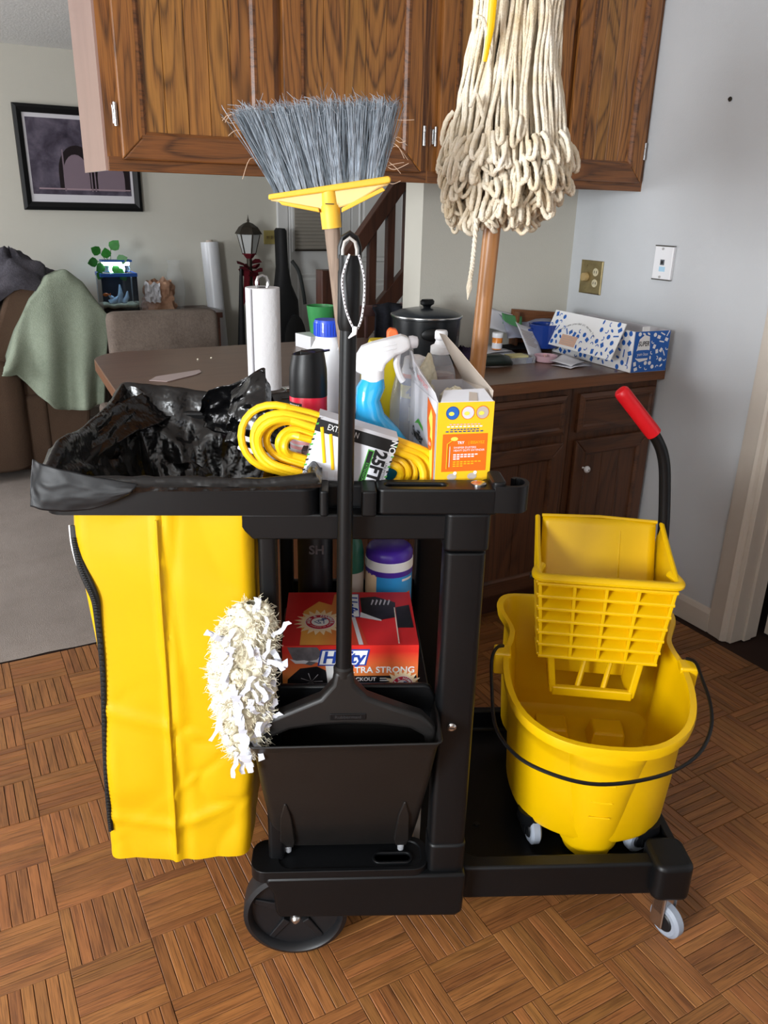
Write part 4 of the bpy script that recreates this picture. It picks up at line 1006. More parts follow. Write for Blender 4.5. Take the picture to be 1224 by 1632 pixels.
# lower bracket
for sx in (-1, 1):
    MB().hexa([(sx*.075, .0, -.095), (sx*.09, .0, -.095), (sx*.09, .09, -.095), (sx*.075, .09, -.095), (sx*.088, .005, .004), (sx*.103, .005, .004), (sx*.103, .1, .004), (sx*.088, .1, .004)]).build('bracket_arm', Y, wg, smooth=0, bevel=.003)
MB().box(-.085, .085, -.002, .012, -.1, -.078).build('bracket_bar', Y, wg, smooth=0, bevel=.003)
MB().box(-.08, .08, .085, .095, -.09, .0).build('bracket_back', Y, wg, smooth=0, bevel=.002)
for x in (-.02, .035):
    MB().tube([(x-.012, .01, -.088), (x+.014, .06, .004)], .006, 8).build('bracket_strut', Y, wg)
WI = inv(wg)
def wgl(x, y, z): return WI @ C(x, y, z)
lev = spline([(.594,.450,.931), (.606,.450,.915), (.620,.450,.89), (.631,.450,.855), (.640,.450,.80), (.648,.448,.73), (.652,.445,.665), (.648,.43,.63), (.630,.40,.60)], 5)
MB().tube([wgl(*p) for p in lev], .0125, 14).build('lever', M['black'], wg)
g0, g1 = Vector((.511, .45, 1.023)), Vector((.597, .45, .929))
gp = [g0.lerp(g1, t) for t in (0, .012, .04, .1, .5, .9, 1.0)]
MB().tube([wgl(*p) for p in gp], [.006, .0125, .0155, .0165, .0165, .017, .0165], 18).build('grip', M['red'], wg)
MB().lathe([(0, -.01), (.008, -.01), (.008, .01), (0, .01)], 12, (-.137, .1, .135), ax='x', cap0=False, cap1=False).build('pivot_bolt', M['black'], wg)
# ------------------------------------------------------------------ supplies on the cart
TF = .8905     # tray floor
# extension cord in its card sleeve
ex = thingC('extension_cord', 'coiled yellow extension cord in a printed card sleeve on the cart tray', 'extension cord', -.06, .075, .945)
EA = R(-16.5)
def exl(p, q, d=0.0):     # p along the coil, q across it, d depth
    return (p*math.cos(EA)-q*math.sin(EA), d, p*math.sin(EA)+q*math.cos(EA)+.040)
random.seed(2)
for k in range(6):
    r = .016+.0070*k; dd = -.010+.008*(k % 3)
    Lh = .082+.006*k; ph = .004*math.sin(k*2)
    path = []
    for t in range(13): a = R(90+180*t/12); path.append((-Lh+r*math.cos(a)*1.12+ph, r*math.sin(a)*1.05))
    for t in range(1, 6): path.append((lerp(-Lh, Lh*.9, t/6), -r*1.05))
    for t in range(13): a = R(-90+180*t/12); path.append((Lh*.95+r*math.cos(a)*.95, r*math.sin(a)))
    for t in range(1, 6): path.append((lerp(Lh*.9, -Lh, t/6), r*1.05))
    MB().tube([exl(p, q, dd+.004*math.sin(i*.6+k)) for i, (p, q) in enumerate(path)], .0062, 10, closed=True).build('cord_loop', M['cordyel'], ex)
sl = MB(); hw, hh, th = .066, .0625, .027
prof = [(hh-.004, -th), (-hh+.004, -th), (-hh, -th+.006), (-hh, th-.006), (-hh+.004, th), (hh-.004, th), (hh, th-.006), (hh, -th+.006)]
sl.loft([[exl(p, q, d) for q, d in prof] for p in (-hw+.005, hw+.002)], False, False)
slv = sl.build('card_sleeve', M['paper'], ex, smooth=30)
EM = face_m(exl(0.0035, 0, -th), Vector(exl(1, 0))-Vector(exl(0, 0)), Vector(exl(0, 1))-Vector(exl(0, 0)))
decal(rect(-hw, hw, hh-.024, hh-.004), M['blackink'], slv, EM)
decal(rect(-hw, .0, -hh+.004, -hh+.020), M['blackink'], slv, EM)
text('ABLE', .017, M['greenink'], slv, EM @ Matrix.Rotation(R(180), 4, 'Z'), .032, hh-.0115, bold=.02, lift=.0008)
for x, y, s in ((-.044, .031, 1), (-.028, .024, 1)):
    MB().tube([EM @ Vector((x-.012+.02*t, y+.016-.055*t, .0008)) for t in (0, .35, .7, 1)], .0026, 6, flat=.3).build('printed_cord', M['cordyel'], slv)
for x, y in ((-.030, -.030), (-.010, -.024)):
    decal([(x-.006, y+.008), (x+.004, y+.010), (x+.007, y-.006), (x-.004, y-.009)], M['greyprint'], slv, EM, lift=.0009)
decal(disc(.012, -.038, .0088), M['blackink'], slv, EM); decal(disc(.012, -.038, .0082), M['paper'], slv, EM, lift=.0005)
text('YELLOW', .0036, M['blackink'], slv, EM, .012, -.038, lift=.0008)
RM = EM @ Matrix.Rotation(R(-90), 4, 'Z')
text('25FT', .028, M['blackink'], slv, RM, -.010, .044, bold=.045, sx=.9)
text('UNLIMITED', .0056, M['blackink'], slv, RM, -.006, .0585)
decal(rect(.024, .034, -.042, .034), M['greenink'], slv, EM); decal(rect(.0255, .0325, -.040, .032), M['blackink'], slv, EM, lift=.0005)
text('EXTENSION', .006, M['greenink'], slv, RM, .004, .0290, lift=.0009)
text('NOI', .014, M['whiteink'], slv, RM, -.046, .060, lift=.0009, bold=.02)
text('EXTENSION', .0135, M['whiteink'], slv, EM, -.022, hh-.013, lift=.0008, sx=.7)
text('YTYND', .007, M['blackink'], slv, EM @ Matrix.Rotation(R(75), 4, 'Z'), -.045, .050, lift=.0008)
for k in range(14):
    y = lerp(-hh+.006, hh-.006, k/13)
    for x in (-hw, hw-.004): decal([(x, y), (x+.004, y+.002), (x+.004, y+.005), (x, y+.003)], M['blackink'] if k % 2 else M['greenink'], slv, EM, lift=.0007)

# duster refill box, lid torn open
bx = thingC('duster_refill_box', 'open yellow and orange duster refill box at the end of the cart tray', 'box', .128, .055, TF, 9.0)
W, D, Hh = .092, .17, .195
c1 = MB(); c1.loft([[(-W/2, 0, z), (W/2, 0, z), (W/2, D, z), (-W/2, D, z)] for z in (0, Hh)], True, False)
c1.build('carton', M['greyprint'], bx, smooth=0, solid=.001)
FM = face_m((0, 0, 0), (1, 0, 0), (0, 0, 1))
fp = decal(rect(-W/2, W/2, 0.0, Hh), M['boxyel'], bx, FM, 'front_print', .0012)
decal(rect(-W/2+.010, W/2-.008, .082, .144), M['orange'], fp, FM, lift=.0018)
for k, x in enumerate((-.022, .003, .027)):
    decal(disc(x, .178, .0108), M['orange'] if k else M['navy'], fp, FM, lift=.0018); decal(disc(x, .178, .0098), (M['boxblue'], M['greyprint'], M['card'])[k], fp, FM, lift=.0022)
    decal(disc(x-.002, .177, .0045, sy=.7), M['chartreuse'], fp, FM, lift=.0026)
for y, w, m in ((.1595, .026, 'pinkprint'), (.1560, .030, 'whiteink'), (.1515, .024, 'navy'), (.1480, .032, 'navy')):
    for k in range(9): decal(rect(-w+k*2*w/9, -w+(k+.7)*2*w/9, y-.0009, y+.0009), M[m], fp, FM, lift=.002)
text('TRY', .0062, M['whiteink'], fp, FM, -.006, .1295, lift=.0024, bold=.02); text('| ESSAYEZ', .0062, M['amber'], fp, FM, .020, .1295, lift=.0024, bold=.02)
for y, s, m, sz in ((.1215, 'SWIFFER DUSTERS', 'whiteink', .0046), (.1168, 'HEAVY DUTY EXTENDER', 'whiteink', .0046)):
    text(s, sz, M[m], fp, FM, -.0175, y, align='LEFT', lift=.0024)
for k, (y, w, m) in enumerate(((.1100, .042, 'whiteink'), (.1065, .040, 'whiteink'), (.1030, .014, 'whiteink'), (.0980, .048, 'amber'), (.0945, .038, 'amber'), (.0910, .020, 'amber'))):
    for q in range(int(w/.006)): decal(rect(-.0175+q*.006, -.0130+q*.006, y-.0010, y+.0010), M[m], fp, FM, lift=.0024)
MB().tube([FM @ Vector(p) for p in ((-.028, .087, .0024), (-.028, .128, .0024), (-.020, .134, .0024))], .0008, 6).build('printed_pole', M['amber'], fp)
decal(disc(-.017, .1362, .006, 16, .55), M['chartreuse'], fp, FM, lift=.0026)
MB().tube([FM @ Vector(p) for p in ((-.0235, .09, .0024), (-.0235, .124, .0024))], .0004, 5).build('printed_pole', M['whiteink'], fp)
for x in (-.018, .016):
    decal(disc(x, .073, .008, 16, .7), M['card'], fp, FM, lift=.0018); decal(disc(x+.005, .079, .003), M['whiteink'], fp, FM, lift=.002)
LM = face_m((-W/2, D, 0), (0, -1, 0), (0, 0, 1))
sd = decal(rect(0, D, 0, Hh), M['greyprint'], bx, LM, 'side_print', .0012)
decal([(.115, .192), (D-.004, .175), (D-.002, .01), (.145, .01), (.135, .1), (.118, .15)], M['orange'], sd, LM, lift=.0018)
decal([(.128, .16)]+[(.128+.012*math.sin(k*.9)+.004*(k % 2), .16-.014*k) for k in range(1, 10)]+[(.158, .03), (.160, .08), (.156, .12), (.150, .168), (.14, .178)], M['chartreuse'], sd, LM, lift=.0022)
decal(disc(.142, .121, .012, 18, .9), M['orange'], sd, LM, lift=.0026); text('360', .009, M['whiteink'], sd, LM, .142, .121, lift=.003)
text('Swiffer', .026, M['blackink'], sd, LM, .055, .112, lift=.002, shear=.3, bold=.02)
decal([(.035, .128), (.06, .142), (.09, .135), (.092, .128), (.06, .134)], M['greenink'], sd, LM, lift=.0018)
decal([(.06,.06),(.085,.062),(.09,.085),(.066,.082)], M['orange'], sd, LM, lift=.0018)
def flapq(p, name, mat): MB().poly(p).build(name, mat, bx, smooth=0, solid=.001)
lf = MB().poly([(-W/2, .0, Hh), (-W/2-.004, .006, Hh+.014), (-W/2-.014, .055, Hh+.034), (-W/2-.016, .09, Hh+.046), (-W/2-.012, .13, Hh+.058), (-W/2-.006, D, Hh+.052), (-W/2, D, Hh)]).build('lid_flap', M['greyprint'], bx, smooth=0, solid=.001)
LFM = face_m((-W/2-.010, .075, Hh+.014), (.004, -1, -.12), (-.1, -.1, 1))
text('HEAVY DUTY', .011, M['redprint'], lf, LFM, .028, .012, lift=.003, bold=.01); text('Swiffer', .015, M['blackink'], lf, LFM, -.04, .012, lift=.004, shear=.3)
MB().poly([(W/2, .012, Hh), (W/2+.004, .02, Hh+.012), (W/2-.030, .10, Hh+.062), (W/2-.044, D-.03, Hh+.082), (W/2-.046, D, Hh+.080), (W/2, D, Hh)]).build('lid_flap', M['card'], bx, smooth=0, solid=.001)
MB().poly([(-W/2+.004, 0, Hh), (W/2-.002, 0, Hh), (W/2-.006, .036, Hh+.012), (-W/2+.02, .038, Hh+.010)]).build('lid_flap', M['paper'], bx, smooth=0, solid=.0012)
MB().poly([(.004, .001, Hh+.0012), (.018, .0, Hh+.0012), (.024, .022, Hh+.0085), (.012, .026, Hh+.0095)]).build('tear_mark', M['card'], bx, smooth=0, solid=.0008)
ff = MB().grid(20, 12, lambda u, v: (.002+.022*math.cos(6.283*u)*math.sin(3.14*v)*(1+.3*nz(u*9, v*7)), .075+.035*math.sin(6.283*u)*math.sin(3.14*v), Hh-.035+.04*(1-math.cos(3.14*v))/2*(1+.2*nz(u*8, v*8, 3))), wrap=True)
ff.build('duster_inside', M['fluff'], bx, smooth=80)
tf2 = thingC('duster_refill', 'loose cream duster refill poking up behind the refill box', 'duster', .075, .235, 1.0)
def tuft(u, v):
    a = 6.283*u; r = .022*math.sin(3.14*min(1, v*.85+.12))*(1+.35*nz(math.cos(a)*2, math.sin(a)*2, v*9))
    return (r*math.cos(a)+.012*v, r*math.sin(a), .13*v)
MB().grid(28, 22, tuft, wrap=True).build('fluff', M['fluff'], tf2, smooth=80)

# black-capped red spray can
ae = thingC('spray_can', 'red aerosol can with a black cap behind the cord coil', 'spray can', -.122, .165, TF)
can = MB().lathe([(.026, 0), (.0295, .003), (.0315, .008), (.0315, .178), (.030, .184)], 36).build('can', M['redcan'], ae)
def cyl_decal(t, r, a0, a1, z0, z1, mat, name='print', lift=.0004, n=14):
    mb = MB(); mb.grid(n, 2, lambda u, v: ((r+lift)*math.cos(R(lerp(a0, a1, u))), (r+lift)*math.sin(R(lerp(a0, a1, u))), lerp(z0, z1, v))); return mb.build(name, mat, t, smooth=60)
cyl_decal(can, .0315, 180, 288, .02, .158, M['pinkprint'])
cyl_decal(can, .0315, 180, 252, .158, .170, M['blackink'], lift=.0006)
for k in range(9):
    cyl_decal(can, .0315, 183, 286, .150-k*.009, .1535-k*.009, M['amber'] if k == 2 else M['paper'], lift=.0007, n=10)
for i in range(6):
    cyl_decal(can, .0315, 204+i*7, 208+i*7, .161, .167, M['whiteink'], lift=.0008, n=3)
cp_ = MB().loft([[(r*math.cos(t), r*.98*math.sin(t), z+dz*math.cos(t)) for t in [2*math.pi*k/36 for k in range(36)]] for z, r, dz in ((.178, .0318, 0), (.20, .0318, 0), (.222, .0312, 0), (.238, .0285, .002), (.250, .0262, .004), (.2505, .0235, .004), (.246, .020, .004))]).build('cap', M['black'], ae)
MB().prism([(-.012, 0), (.012, 0), (.012, .004), (-.012, .006)], -.01, .01, 'y').build('actuator', M['black'], ae, smooth=0, bevel=.001, loc=(0, 0, .246))
MB().poly([(.026, -.008, .252), (.036, -.004, .2535), (.036, .004, .2535), (.026, .008, .252)]).build('cap_beak', M['black'], ae, smooth=0, solid=.002)

# bleach jug
bj = thingC('bleach_bottle', 'white plastic jug with a blue ribbed cap behind the dustpan handle', 'bottle', -.092, .29, TF)
MB().lathe([(.040, 0), (.046, .004), (.048, .012), (.048, .175), (.045, .195), (.034, .225), (.024, .246), (.021, .252), (.021, .264)], 40, sx=1.0, sy=.8).build('jug', M['white'], bj)
cap = MB().lathe([(.0225, .258), (.0235, .259), (.0235, .282), (.022, .2865), (.0, .2868)], 40, cap1=False).build('cap', M['bluecap'], bj)
for k in range(30):
    a = 2*math.pi*k/30; MB().box(-.0008, .0008, -.0244, -.0228, .260, .281).build('cap_ridge', M['bluecap'], cap, smooth=0, rot=(0, 0, a))
mbx = MB(); mbx.grid(16, 2, lambda u, v: (.0488*math.cos(R(lerp(230, 335, u))), .0488*.8*math.sin(R(lerp(230, 335, u))), lerp(.03, .128, v))); lb = mbx.build('label', M['paper'], bj, smooth=60)
mbx = MB(); mbx.grid(16, 2, lambda u, v: (.0491*math.cos(R(lerp(230, 335, u))), .0491*.8*math.sin(R(lerp(230, 335, u))), lerp(.112, .124, v))); mbx.build('label_band', M['navy'], lb, smooth=60)
for k in range(8):
    mbx = MB(); mbx.grid(10, 2, lambda u, v: (.0491*math.cos(R(lerp(240, 325, u))), .0491*.8*math.sin(R(lerp(240, 325, u))), .104-k*.008+.002*v)); mbx.build('label_line', M['blackink'], lb, smooth=60)
MB().tube(spline([(.022, -.03, .245), (.045, -.03, .225), (.052, -.02, .19), (.046, -.02, .155)], 5), .008, 10).build('handle', M['white'], bj)

# blue trigger spray bottle
sb = thingC('spray_bottle', 'bright blue trigger spray bottle with a white head on the cart tray', 'spray bottle', .0, .155, TF)
body = []
for z, xl, xr, yd in ((0, -.046, .058, .028), (.006, -.048, .062, .03), (.06, -.046, .060, .03), (.10, -.044, .050, .03), (.125, -.043, .030, .029), (.15, -.043, .006, .027), (.175, -.043, -.002, .025), (.195, -.042, .006, .023), (.208, -.034, .004, .018), (.214, -.030, .002, .015)):
    cx = (xl+xr)/2; hwid = (xr-xl)/2; body.append([(cx+hwid*math.copysign(abs(math.cos(t))**.8, math.cos(t)), yd*math.copysign(abs(math.sin(t))**.8, math.sin(t)), z) for t in [2*math.pi*k/32 for k in range(32)]])
MB().loft(body).build('bottle', M['liquid'], sb, smooth=60)
def lab(u, v): z = lerp(.09, .135, v); return (lerp(-.02, .035-.25*(z-.09), u), -.0312, z)
for k in range(9): MB().box(-.02+k*.004, -.018+k*.004, -.0312, -.0300, .122-(k%2)*.005, .125-(k%2)*.005).build('stamped_code', M['navy'], sb, smooth=0)
MB().lathe([(.017, .205), (.019, .207), (.019, .224), (.016, .228)], 24, (-.015, 0, 0)).build('collar', M['white'], sb)
hd = [(-.046, .224), (-.050, .236), (-.034, .262), (-.02, .268), (.030, .282), (.043, .278), (.046, .262), (.034, .254), (.022, .250), (.006, .235), (.002, .222), (-.03, .216)]
h_ = MB().prism(hd, -.015, .015, 'y').build('trigger_head', M['white'], sb, smooth=30, bevel=.005, seg=3)
for z0 in (.252, .259):
    MB().tube([(-.02, -.0152, z0), (.022, -.0152, z0+.010)], .0009, 6).build('head_ridge', M['white'], h_)
MB().lathe([(.010, 0), (.011, .006), (.009, .014), (.004, .016)], 16, (.043, 0, .270), ax='x').build('nozzle', M['greyprint'], sb)
MB().tube(spline([(.026, 0, .254), (.024, 0, .235), (.030, 0, .215), (.036, 0, .205)], 4), .0055, 8).build('trigger', M['white'], sb)
# clear bottle behind it
cb = thingC('clear_bottle', 'clear plastic bottle behind the blue spray bottle', 'bottle', .044, .205, TF)
MB().lathe([(.024, 0), (.026, .004), (.026, .16), (.022, .185), (.016, .215), (.013, .235), (.012, .25)], 28).build('bottle', M['clearpl'], cb)
MB().lathe([(.0225, .003), (.0245, .006), (.0245, .06), (0, .06)], 24, cap1=False).build('contents', plain('brown_liquid', '#8a6a55', .2), cb)
# yellow bottle with an orange trigger behind
yb = thingC('yellow_bottle', 'yellow bottle with an orange trigger tip behind the white spray head', 'spray bottle', .005, .33, TF)
MB().loft([[(cx+w*math.copysign(abs(math.cos(t))**.6, math.cos(t)), .024*math.copysign(abs(math.sin(t))**.6, math.sin(t)), z) for t in [2*math.pi*k/24 for k in range(24)]] for z, w, cx in ((0, .04, 0), (.17, .04, 0), (.205, .037, 0), (.222, .032, 0), (.236, .024, 0), (.246, .020, .0))]).build('bottle', plain('lemon_plastic', '#d8c318', .4), yb, smooth=50)
MB().box(-.012, .004, -.0255, -.0235, .228, .232).build('grip_slot', M['blackink'], yb, smooth=0)
MB().prism([(.012, .225), (.012, .262), (.018, .268), (.030, .266), (.033, .258), (.033, .225)], -.012, .012, 'y').build('trigger_tip', plain('orange_tip', '#f0703a', .45), yb, smooth=20, bevel=.003)
# lubricant can, blue and yellow
wd = thingC('lubricant_can', 'slim blue and yellow lubricant can between spray bottle and refill box', 'spray can', .066, .27, TF)
wc_ = MB().lathe([(.024, 0), (.0255, .003), (.0255, .19), (.023, .197), (.020, .20)], 28).build('can', M['navy'], wd)
cyl_decal(wc_, .0255, 190, 350, .155, .178, M['chartreuse']); cyl_decal(wc_, .0255, 190, 350, .0, .11, M['blackink'])
text('40', .022, M['blueink'], wc_, face_m((-.006, -.0262, .167), (1, 0, 0), (0, 0, 1)), bold=.03)
for k in range(3): MB().box(-.012+k*.007, -.009+k*.007, -.0268, -.0258, .115, .14).build('print_bar', M['whiteink'], wc_, smooth=0)
MB().lathe([(.0245, .197), (.0245, .203), (.022, .208), (.020, .225), (.010, .229)], 24).build('cap', M['white'], wd)
MB().lathe([(.0256, .191), (.0258, .196), (.0246, .198)], 28, cap0=False, cap1=False).build('seam_ring', M['orange'], wd)
# bottle with a white nozzle behind the refill box
nb = thingC('nozzle_bottle', 'small clear bottle with a white nozzle behind the refill box', 'bottle', .118, .33, TF)
MB().lathe([(.030, 0), (.032, .005), (.032, .17), (.028, .195), (.014, .225), (.013, .232)], 28).build('bottle', M['clearpl'], nb)
MB().lathe([(.0275, .004), (.030, .008), (.030, .165), (.027, .185), (0, .186)], 24, cap1=False).build('contents', plain('rosy_liquid', '#8a5f52', .2), nb)
MB().lathe([(.018, .222), (.019, .224), (.019, .236), (.012, .240), (.0095, .247), (.012, .250), (.012, .262), (.010, .265)], 24).build('nozzle_cap', M['white'], nb)

# ------------------------------------------------------------------ middle shelf: bin bag box, wipes, cans
SZ = .5165
hb = thingC('bin_bag_box', 'red and orange bin bag carton on the middle shelf of the cart', 'box', -.048, .068, SZ)
x0, x1, hz, dy = -.121, .120, .128, .205
MB().box(x0, x1, 0, dy, 0, hz).build('carton', M['redprint'], hb, smooth=0, bevel=.001)
HF = face_m((0, 0, 0), (1, 0, 0), (0, 0, 1)); HT = face_m((0, 0, hz), (1, 0, 0), (0, 1, 0))
def gradmat(name, c0, c1, axis, lo, hi):
    m, nt, lk, b = new_mat(name); t = nt.new('ShaderNodeTexCoord'); s = nt.new('ShaderNodeSeparateXYZ'); lk.new(t.outputs['Object'], s.inputs[0])
    mr = nt.new('ShaderNodeMapRange'); mr.inputs[1].default_value = lo; mr.inputs[2].default_value = hi; lk.new(s.outputs['XYZ'.index(axis)], mr.inputs[0])
    r = ramp(nt, [(0, c0), (1, c1)]); lk.new(mr.outputs[0], r.inputs[0]); lk.new(r.outputs[0], b.inputs['Base Color']); b.inputs['Roughness'].default_value = .4; return m
M['fade'] = gradmat('red_to_orange_print', '#f0a050', '#d42a22', 'Z', .04, .115)
M['fade_top'] = gradmat('orange_to_red_print', '#f0a94e', '#c8402a', 'X', -.06, .0)
M['bagprint'] = plain('dark_bag_print', '#1d1c20', .35, var=.6, vscale=40); M['bagprint2'] = plain('grey_bag_print', '#6a676c', .4, var=.4, vscale=50)
fr_ = decal(rect(x0, x1, 0, hz), M['fade'], hb, HF, 'front_print')
decal([(x0+.004, .0), (.015-.03, .0), (-.030, .04), (-.045, .078), (-.06, .086), (-.09, .082), (-.112, .06)], M['bagprint'], fr_, HF, lift=.0006)
decal([(-.112, .125), (-.06, .125), (-.045, .105), (-.07, .088), (-.1, .095)], M['bagprint2'], fr_, HF, lift=.0007)
for p in ([(-.108, .102), (-.098, .092), (-.08, .092), (-.074, .097), (-.082, .099), (-.096, .098)], [(-.074, .097), (-.058, .094), (-.048, .106), (-.052, .110), (-.06, .100)]):
    decal(p, M['greyprint'], fr_, HF, lift=.0009)
for k in range(7): decal([(-.07, .055), (-.07+.02*math.cos(k*.9), .055+.018*math.sin(k*.9)), (-.07+.02*math.cos(k*.9+.08), .055+.018*math.sin(k*.9+.08))], M['greyprint'], fr_, HF, lift=.0009)
decal([(-.036, .0), (-.024, .0), (-.030, .098), (-.046, .098)], M['whiteink'], fr_, HF, lift=.0008); decal([(-.024, .0), (-.012, .0), (-.016, .09), (-.030, .09)], M['redprint'], fr_, HF, lift=.0008)
HL = [(-.056, .090), (.024, .090), (.030, .118), (-.050, .118)]
decal([(-.059, .0875), (.0265, .0875), (.0335, .1205), (-.053, .1205)], M['blueink'], fr_, HF, lift=.0011); decal(HL, M['whiteink'], fr_, HF, lift=.0014)
text('Hefty', .033, M['blueink'], fr_, HF, -.014, .1035, shear=.18, bold=.03, lift=.0019)
text('ULTRA STRONG', .0175, M['whiteink'], fr_, HF, .05, .078, bold=.02, lift=.0014)
decal(rect(-.02, .118, .052, .066), M['bagprint'], fr_, HF, lift=.0009); text('BLACKOUT', .0105, M['whiteink'], fr_, HF, .018, .059, lift=.0014, bold=.02); decal(rect(.052, .064, .060, .062), M['whiteink'], fr_, HF, lift=.0014); decal(rect(.052, .069, .0555, .0575), M['whiteink'], fr_, HF, lift=.0014)
decal(rect(-.02, .08, .032, .052), M['cyan'], fr_, HF, lift=.0009); text('Clean Burst', .0095, M['navy'], fr_, HF, .022, .046, lift=.0014, shear=.2)
text('TRIPLE ACTION', .011, M['whiteink'], fr_, HF, -.072, .041, lift=.0014, bold=.02)
def roundel(parent, MM, cx, cy, r, lift):
    star = []
    for k in range(40): rr_ = r*(1.75 if k % 2 else 1.2); star.append((cx+rr_*math.cos(k*math.pi/20), cy+rr_*math.sin(k*math.pi/20)))
    decal(star, M['pale'], parent, MM, lift=lift)
    decal(disc(cx, cy, r, 32), M['whiteink'], parent, MM, lift=lift+.0003); decal(disc(cx, cy, r*.95, 32), M['logored'], parent, MM, lift=lift+.0005); decal(disc(cx, cy, r*.58, 32), M['whiteink'], parent, MM, lift=lift+.0008)
    arctext('ARM & HAMMER', r*.34, M['whiteink'], parent, MM, cx, cy, r*.76, 90, bold=.02, lift=lift+.0011)
    arctext('THE STANDARD OF PURITY', r*.16, M['whiteink'], parent, MM, cx, cy, r*.76, 270, inward=True, lift=lift+.0011, step=.14)
    # flexed arm holding a hammer
    decal([(cx-r*.42, cy-r*.02), (cx-r*.12, cy-r*.28), (cx+r*.1, cy-r*.26), (cx+r*.02, cy-r*.08), (cx-r*.1, cy-r*.04), (cx-r*.05, cy+r*.1), (cx+r*.2, cy+r*.12), (cx+r*.24, cy+r*.26), (cx-r*.1, cy+r*.28), (cx-r*.24, cy+r*.1)], M['navy'], parent, MM, lift=lift+.0011)
    decal([(cx-r*.34, cy+r*.0), (cx-r*.12, cy-r*.2), (cx+r*.02, cy-r*.2), (cx-r*.06, cy-r*.12), (cx-r*.16, cy-r*.06), (cx-r*.12, cy+r*.14), (cx+r*.12, cy+r*.17), (cx-r*.06, cy+r*.22), (cx-r*.2, cy+r*.06)], M['whiteink'], parent, MM, lift=lift+.0013)
    decal([(cx+r*.22, cy-r*.3), (cx+r*.28, cy-r*.3), (cx+r*.26, cy+r*.36), (cx+r*.2, cy+r*.36)], M['navy'], parent, MM, lift=lift+.0012); decal([(cx+r*.08, cy+r*.3), (cx+r*.42, cy+r*.26), (cx+r*.42, cy+r*.42), (cx+r*.1, cy+r*.46)], M['navy'], parent, MM, lift=lift+.0012)
M['pale'] = plain('pale_burst', '#f7dcb4', .5)
roundel(fr_, HF, .093, .046, .020, .0016)
tp_ = decal(rect(x0, x1, 0, dy), M['redprint'], hb, HT, 'top_print', .0008)
decal([(-.090, .0), (.03, .0), (.012, .10), (.012, dy-.01), (-.03, dy-.01), (-.035, .15), (-.060, .165), (-.088, .125)], M['fade_top'], tp_, HT, lift=.0012)
roundel(tp_, HT, -.056, .082, .028, .0016)
decal([(.014, .0), (.022, .0), (.008, .11), (.001, .11)], M['greyprint'], tp_, HT, lift=.0014)
decal([(.022, .115), (.058, .09), (.085, .10), (.088, .16), (.05, .185), (.02, .18)], M['bagprint'], tp_, HT, lift=.0014)
decal([(.02, .12), (.058, .09), (.058, .085), (.018, .10)], M['greyprint'], tp_, HT, lift=.0016)
decal([(.086, .06), (.116, .06), (.114, .15), (.088, .14)], M['bagprint'], tp_, HT, lift=.0014)
for k in range(5): decal([(.04+.008*k, .15), (.044+.008*k, .172), (.047+.008*k, .168), (.042+.008*k, .148)], M['greyprint'], tp_, HT, lift=.0018)
HT2 = HT @ Matrix.Translation((-.002, .145, 0)) @ Matrix.Rotation(R(-90), 4, 'Z')
decal(rect(-.05, .045, -.016, .020), M['blueink'], tp_, HT2, lift=.0018); decal(rect(-.048, .043, -.0145, .0185), M['whiteink'], tp_, HT2, lift=.002); text('Hefty', .036, M['blueink'], tp_, HT2, .0, .002, bold=.03, lift=.0025, shear=.18)
for k in range(22):
    y = .004+k*.0062; MB().box(.085-.0010, .085+.0010, y, y+.0035, hz+.0012, hz+.0026).build('perforation', M['card'], tp_, smooth=0)
pf = MB().poly([(-.09, .006, hz+.003), (.084, .006, hz+.003), (.084, .008, hz+.003), (-.09, .008, hz+.003)])

wp = thingC('wipes_canister', 'cleaning wipes canister with a purple lid on the middle shelf', 'canister', .034, .345, SZ)
w1 = MB().lathe([(.046, 0), (.0485, .003), (.0485, .158), (.048, .162)], 40).build('canister', M['cyan'], wp)
cyl_decal(w1, .0485, 185, 236, .0, .150, M['pale']); cyl_decal(w1, .0485, 180, 360, .148, .162, M['purple'], lift=.0006)
cyl_decal(w1, .0485, 305, 340, .03, .075, M['chartreuse'], lift=.0006); cyl_decal(w1, .0485, 300, 330, .075, .11, M['orange'], lift=.0006)
cyl_decal(w1, .0485, 300, 335, .138, .143, M['whiteink'], lift=.0008, n=8)
MB().lathe([(.0495, .160), (.0495, .178), (.048, .180)], 40, cap0=False, cap1=False).build('lid_band', M['whiteink'], wp)
MB().lathe([(.048, .176), (.0485, .180), (.0485, .192), (.044, .200), (.038, .203), (0, .203)], 40, cap1=False).build('lid', M['purple'], wp)
dc = thingC('polish_can', 'tall black polish can at the left of the middle shelf', 'spray can', -.118, .345, SZ)
d1 = MB().lathe([(.033, 0), (.036, .004), (.036, .235), (.033, .245), (.03, .248)], 32).build('can', plain('dark_can', '#1c1b20', .35), dc)
for i, (s, z, sz) in enumerate((('SH', .205, .026),)): text(s, sz, M['bagprint2'], d1, face_m((.004, -.0366, z), (1, 0, 0), (0, 0, 1)), bold=.03, lift=.0012)
MB().lathe([(.032, .246), (.032, .29), (.028, .296)], 28).build('cap', M['black'], dc)
gb = thingC('green_bottle', 'dark green bottle between the black can and the wipes canister', 'bottle', -.046, .34, SZ)
g1_ = MB().lathe([(.025, 0), (.028, .004), (.028, .19), (.024, .21), (.012, .235), (.012, .25)], 28).build('bottle', M['dkgreen'], gb)
cyl_decal(g1_, .028, 200, 262, .05, .17, M['greyprint']); cyl_decal(g1_, .028, 275, 345, .04, .15, M['fluff'] if False else M['card'])
for k in range(7): cyl_decal(g1_, .028, 206, 256, .15-k*.013, .155-k*.013, M['blackink'], lift=.0008, n=8)
MB().lathe([(.014, .245), (.014, .268), (.012, .270)], 20).build('cap', M['white'], gb)
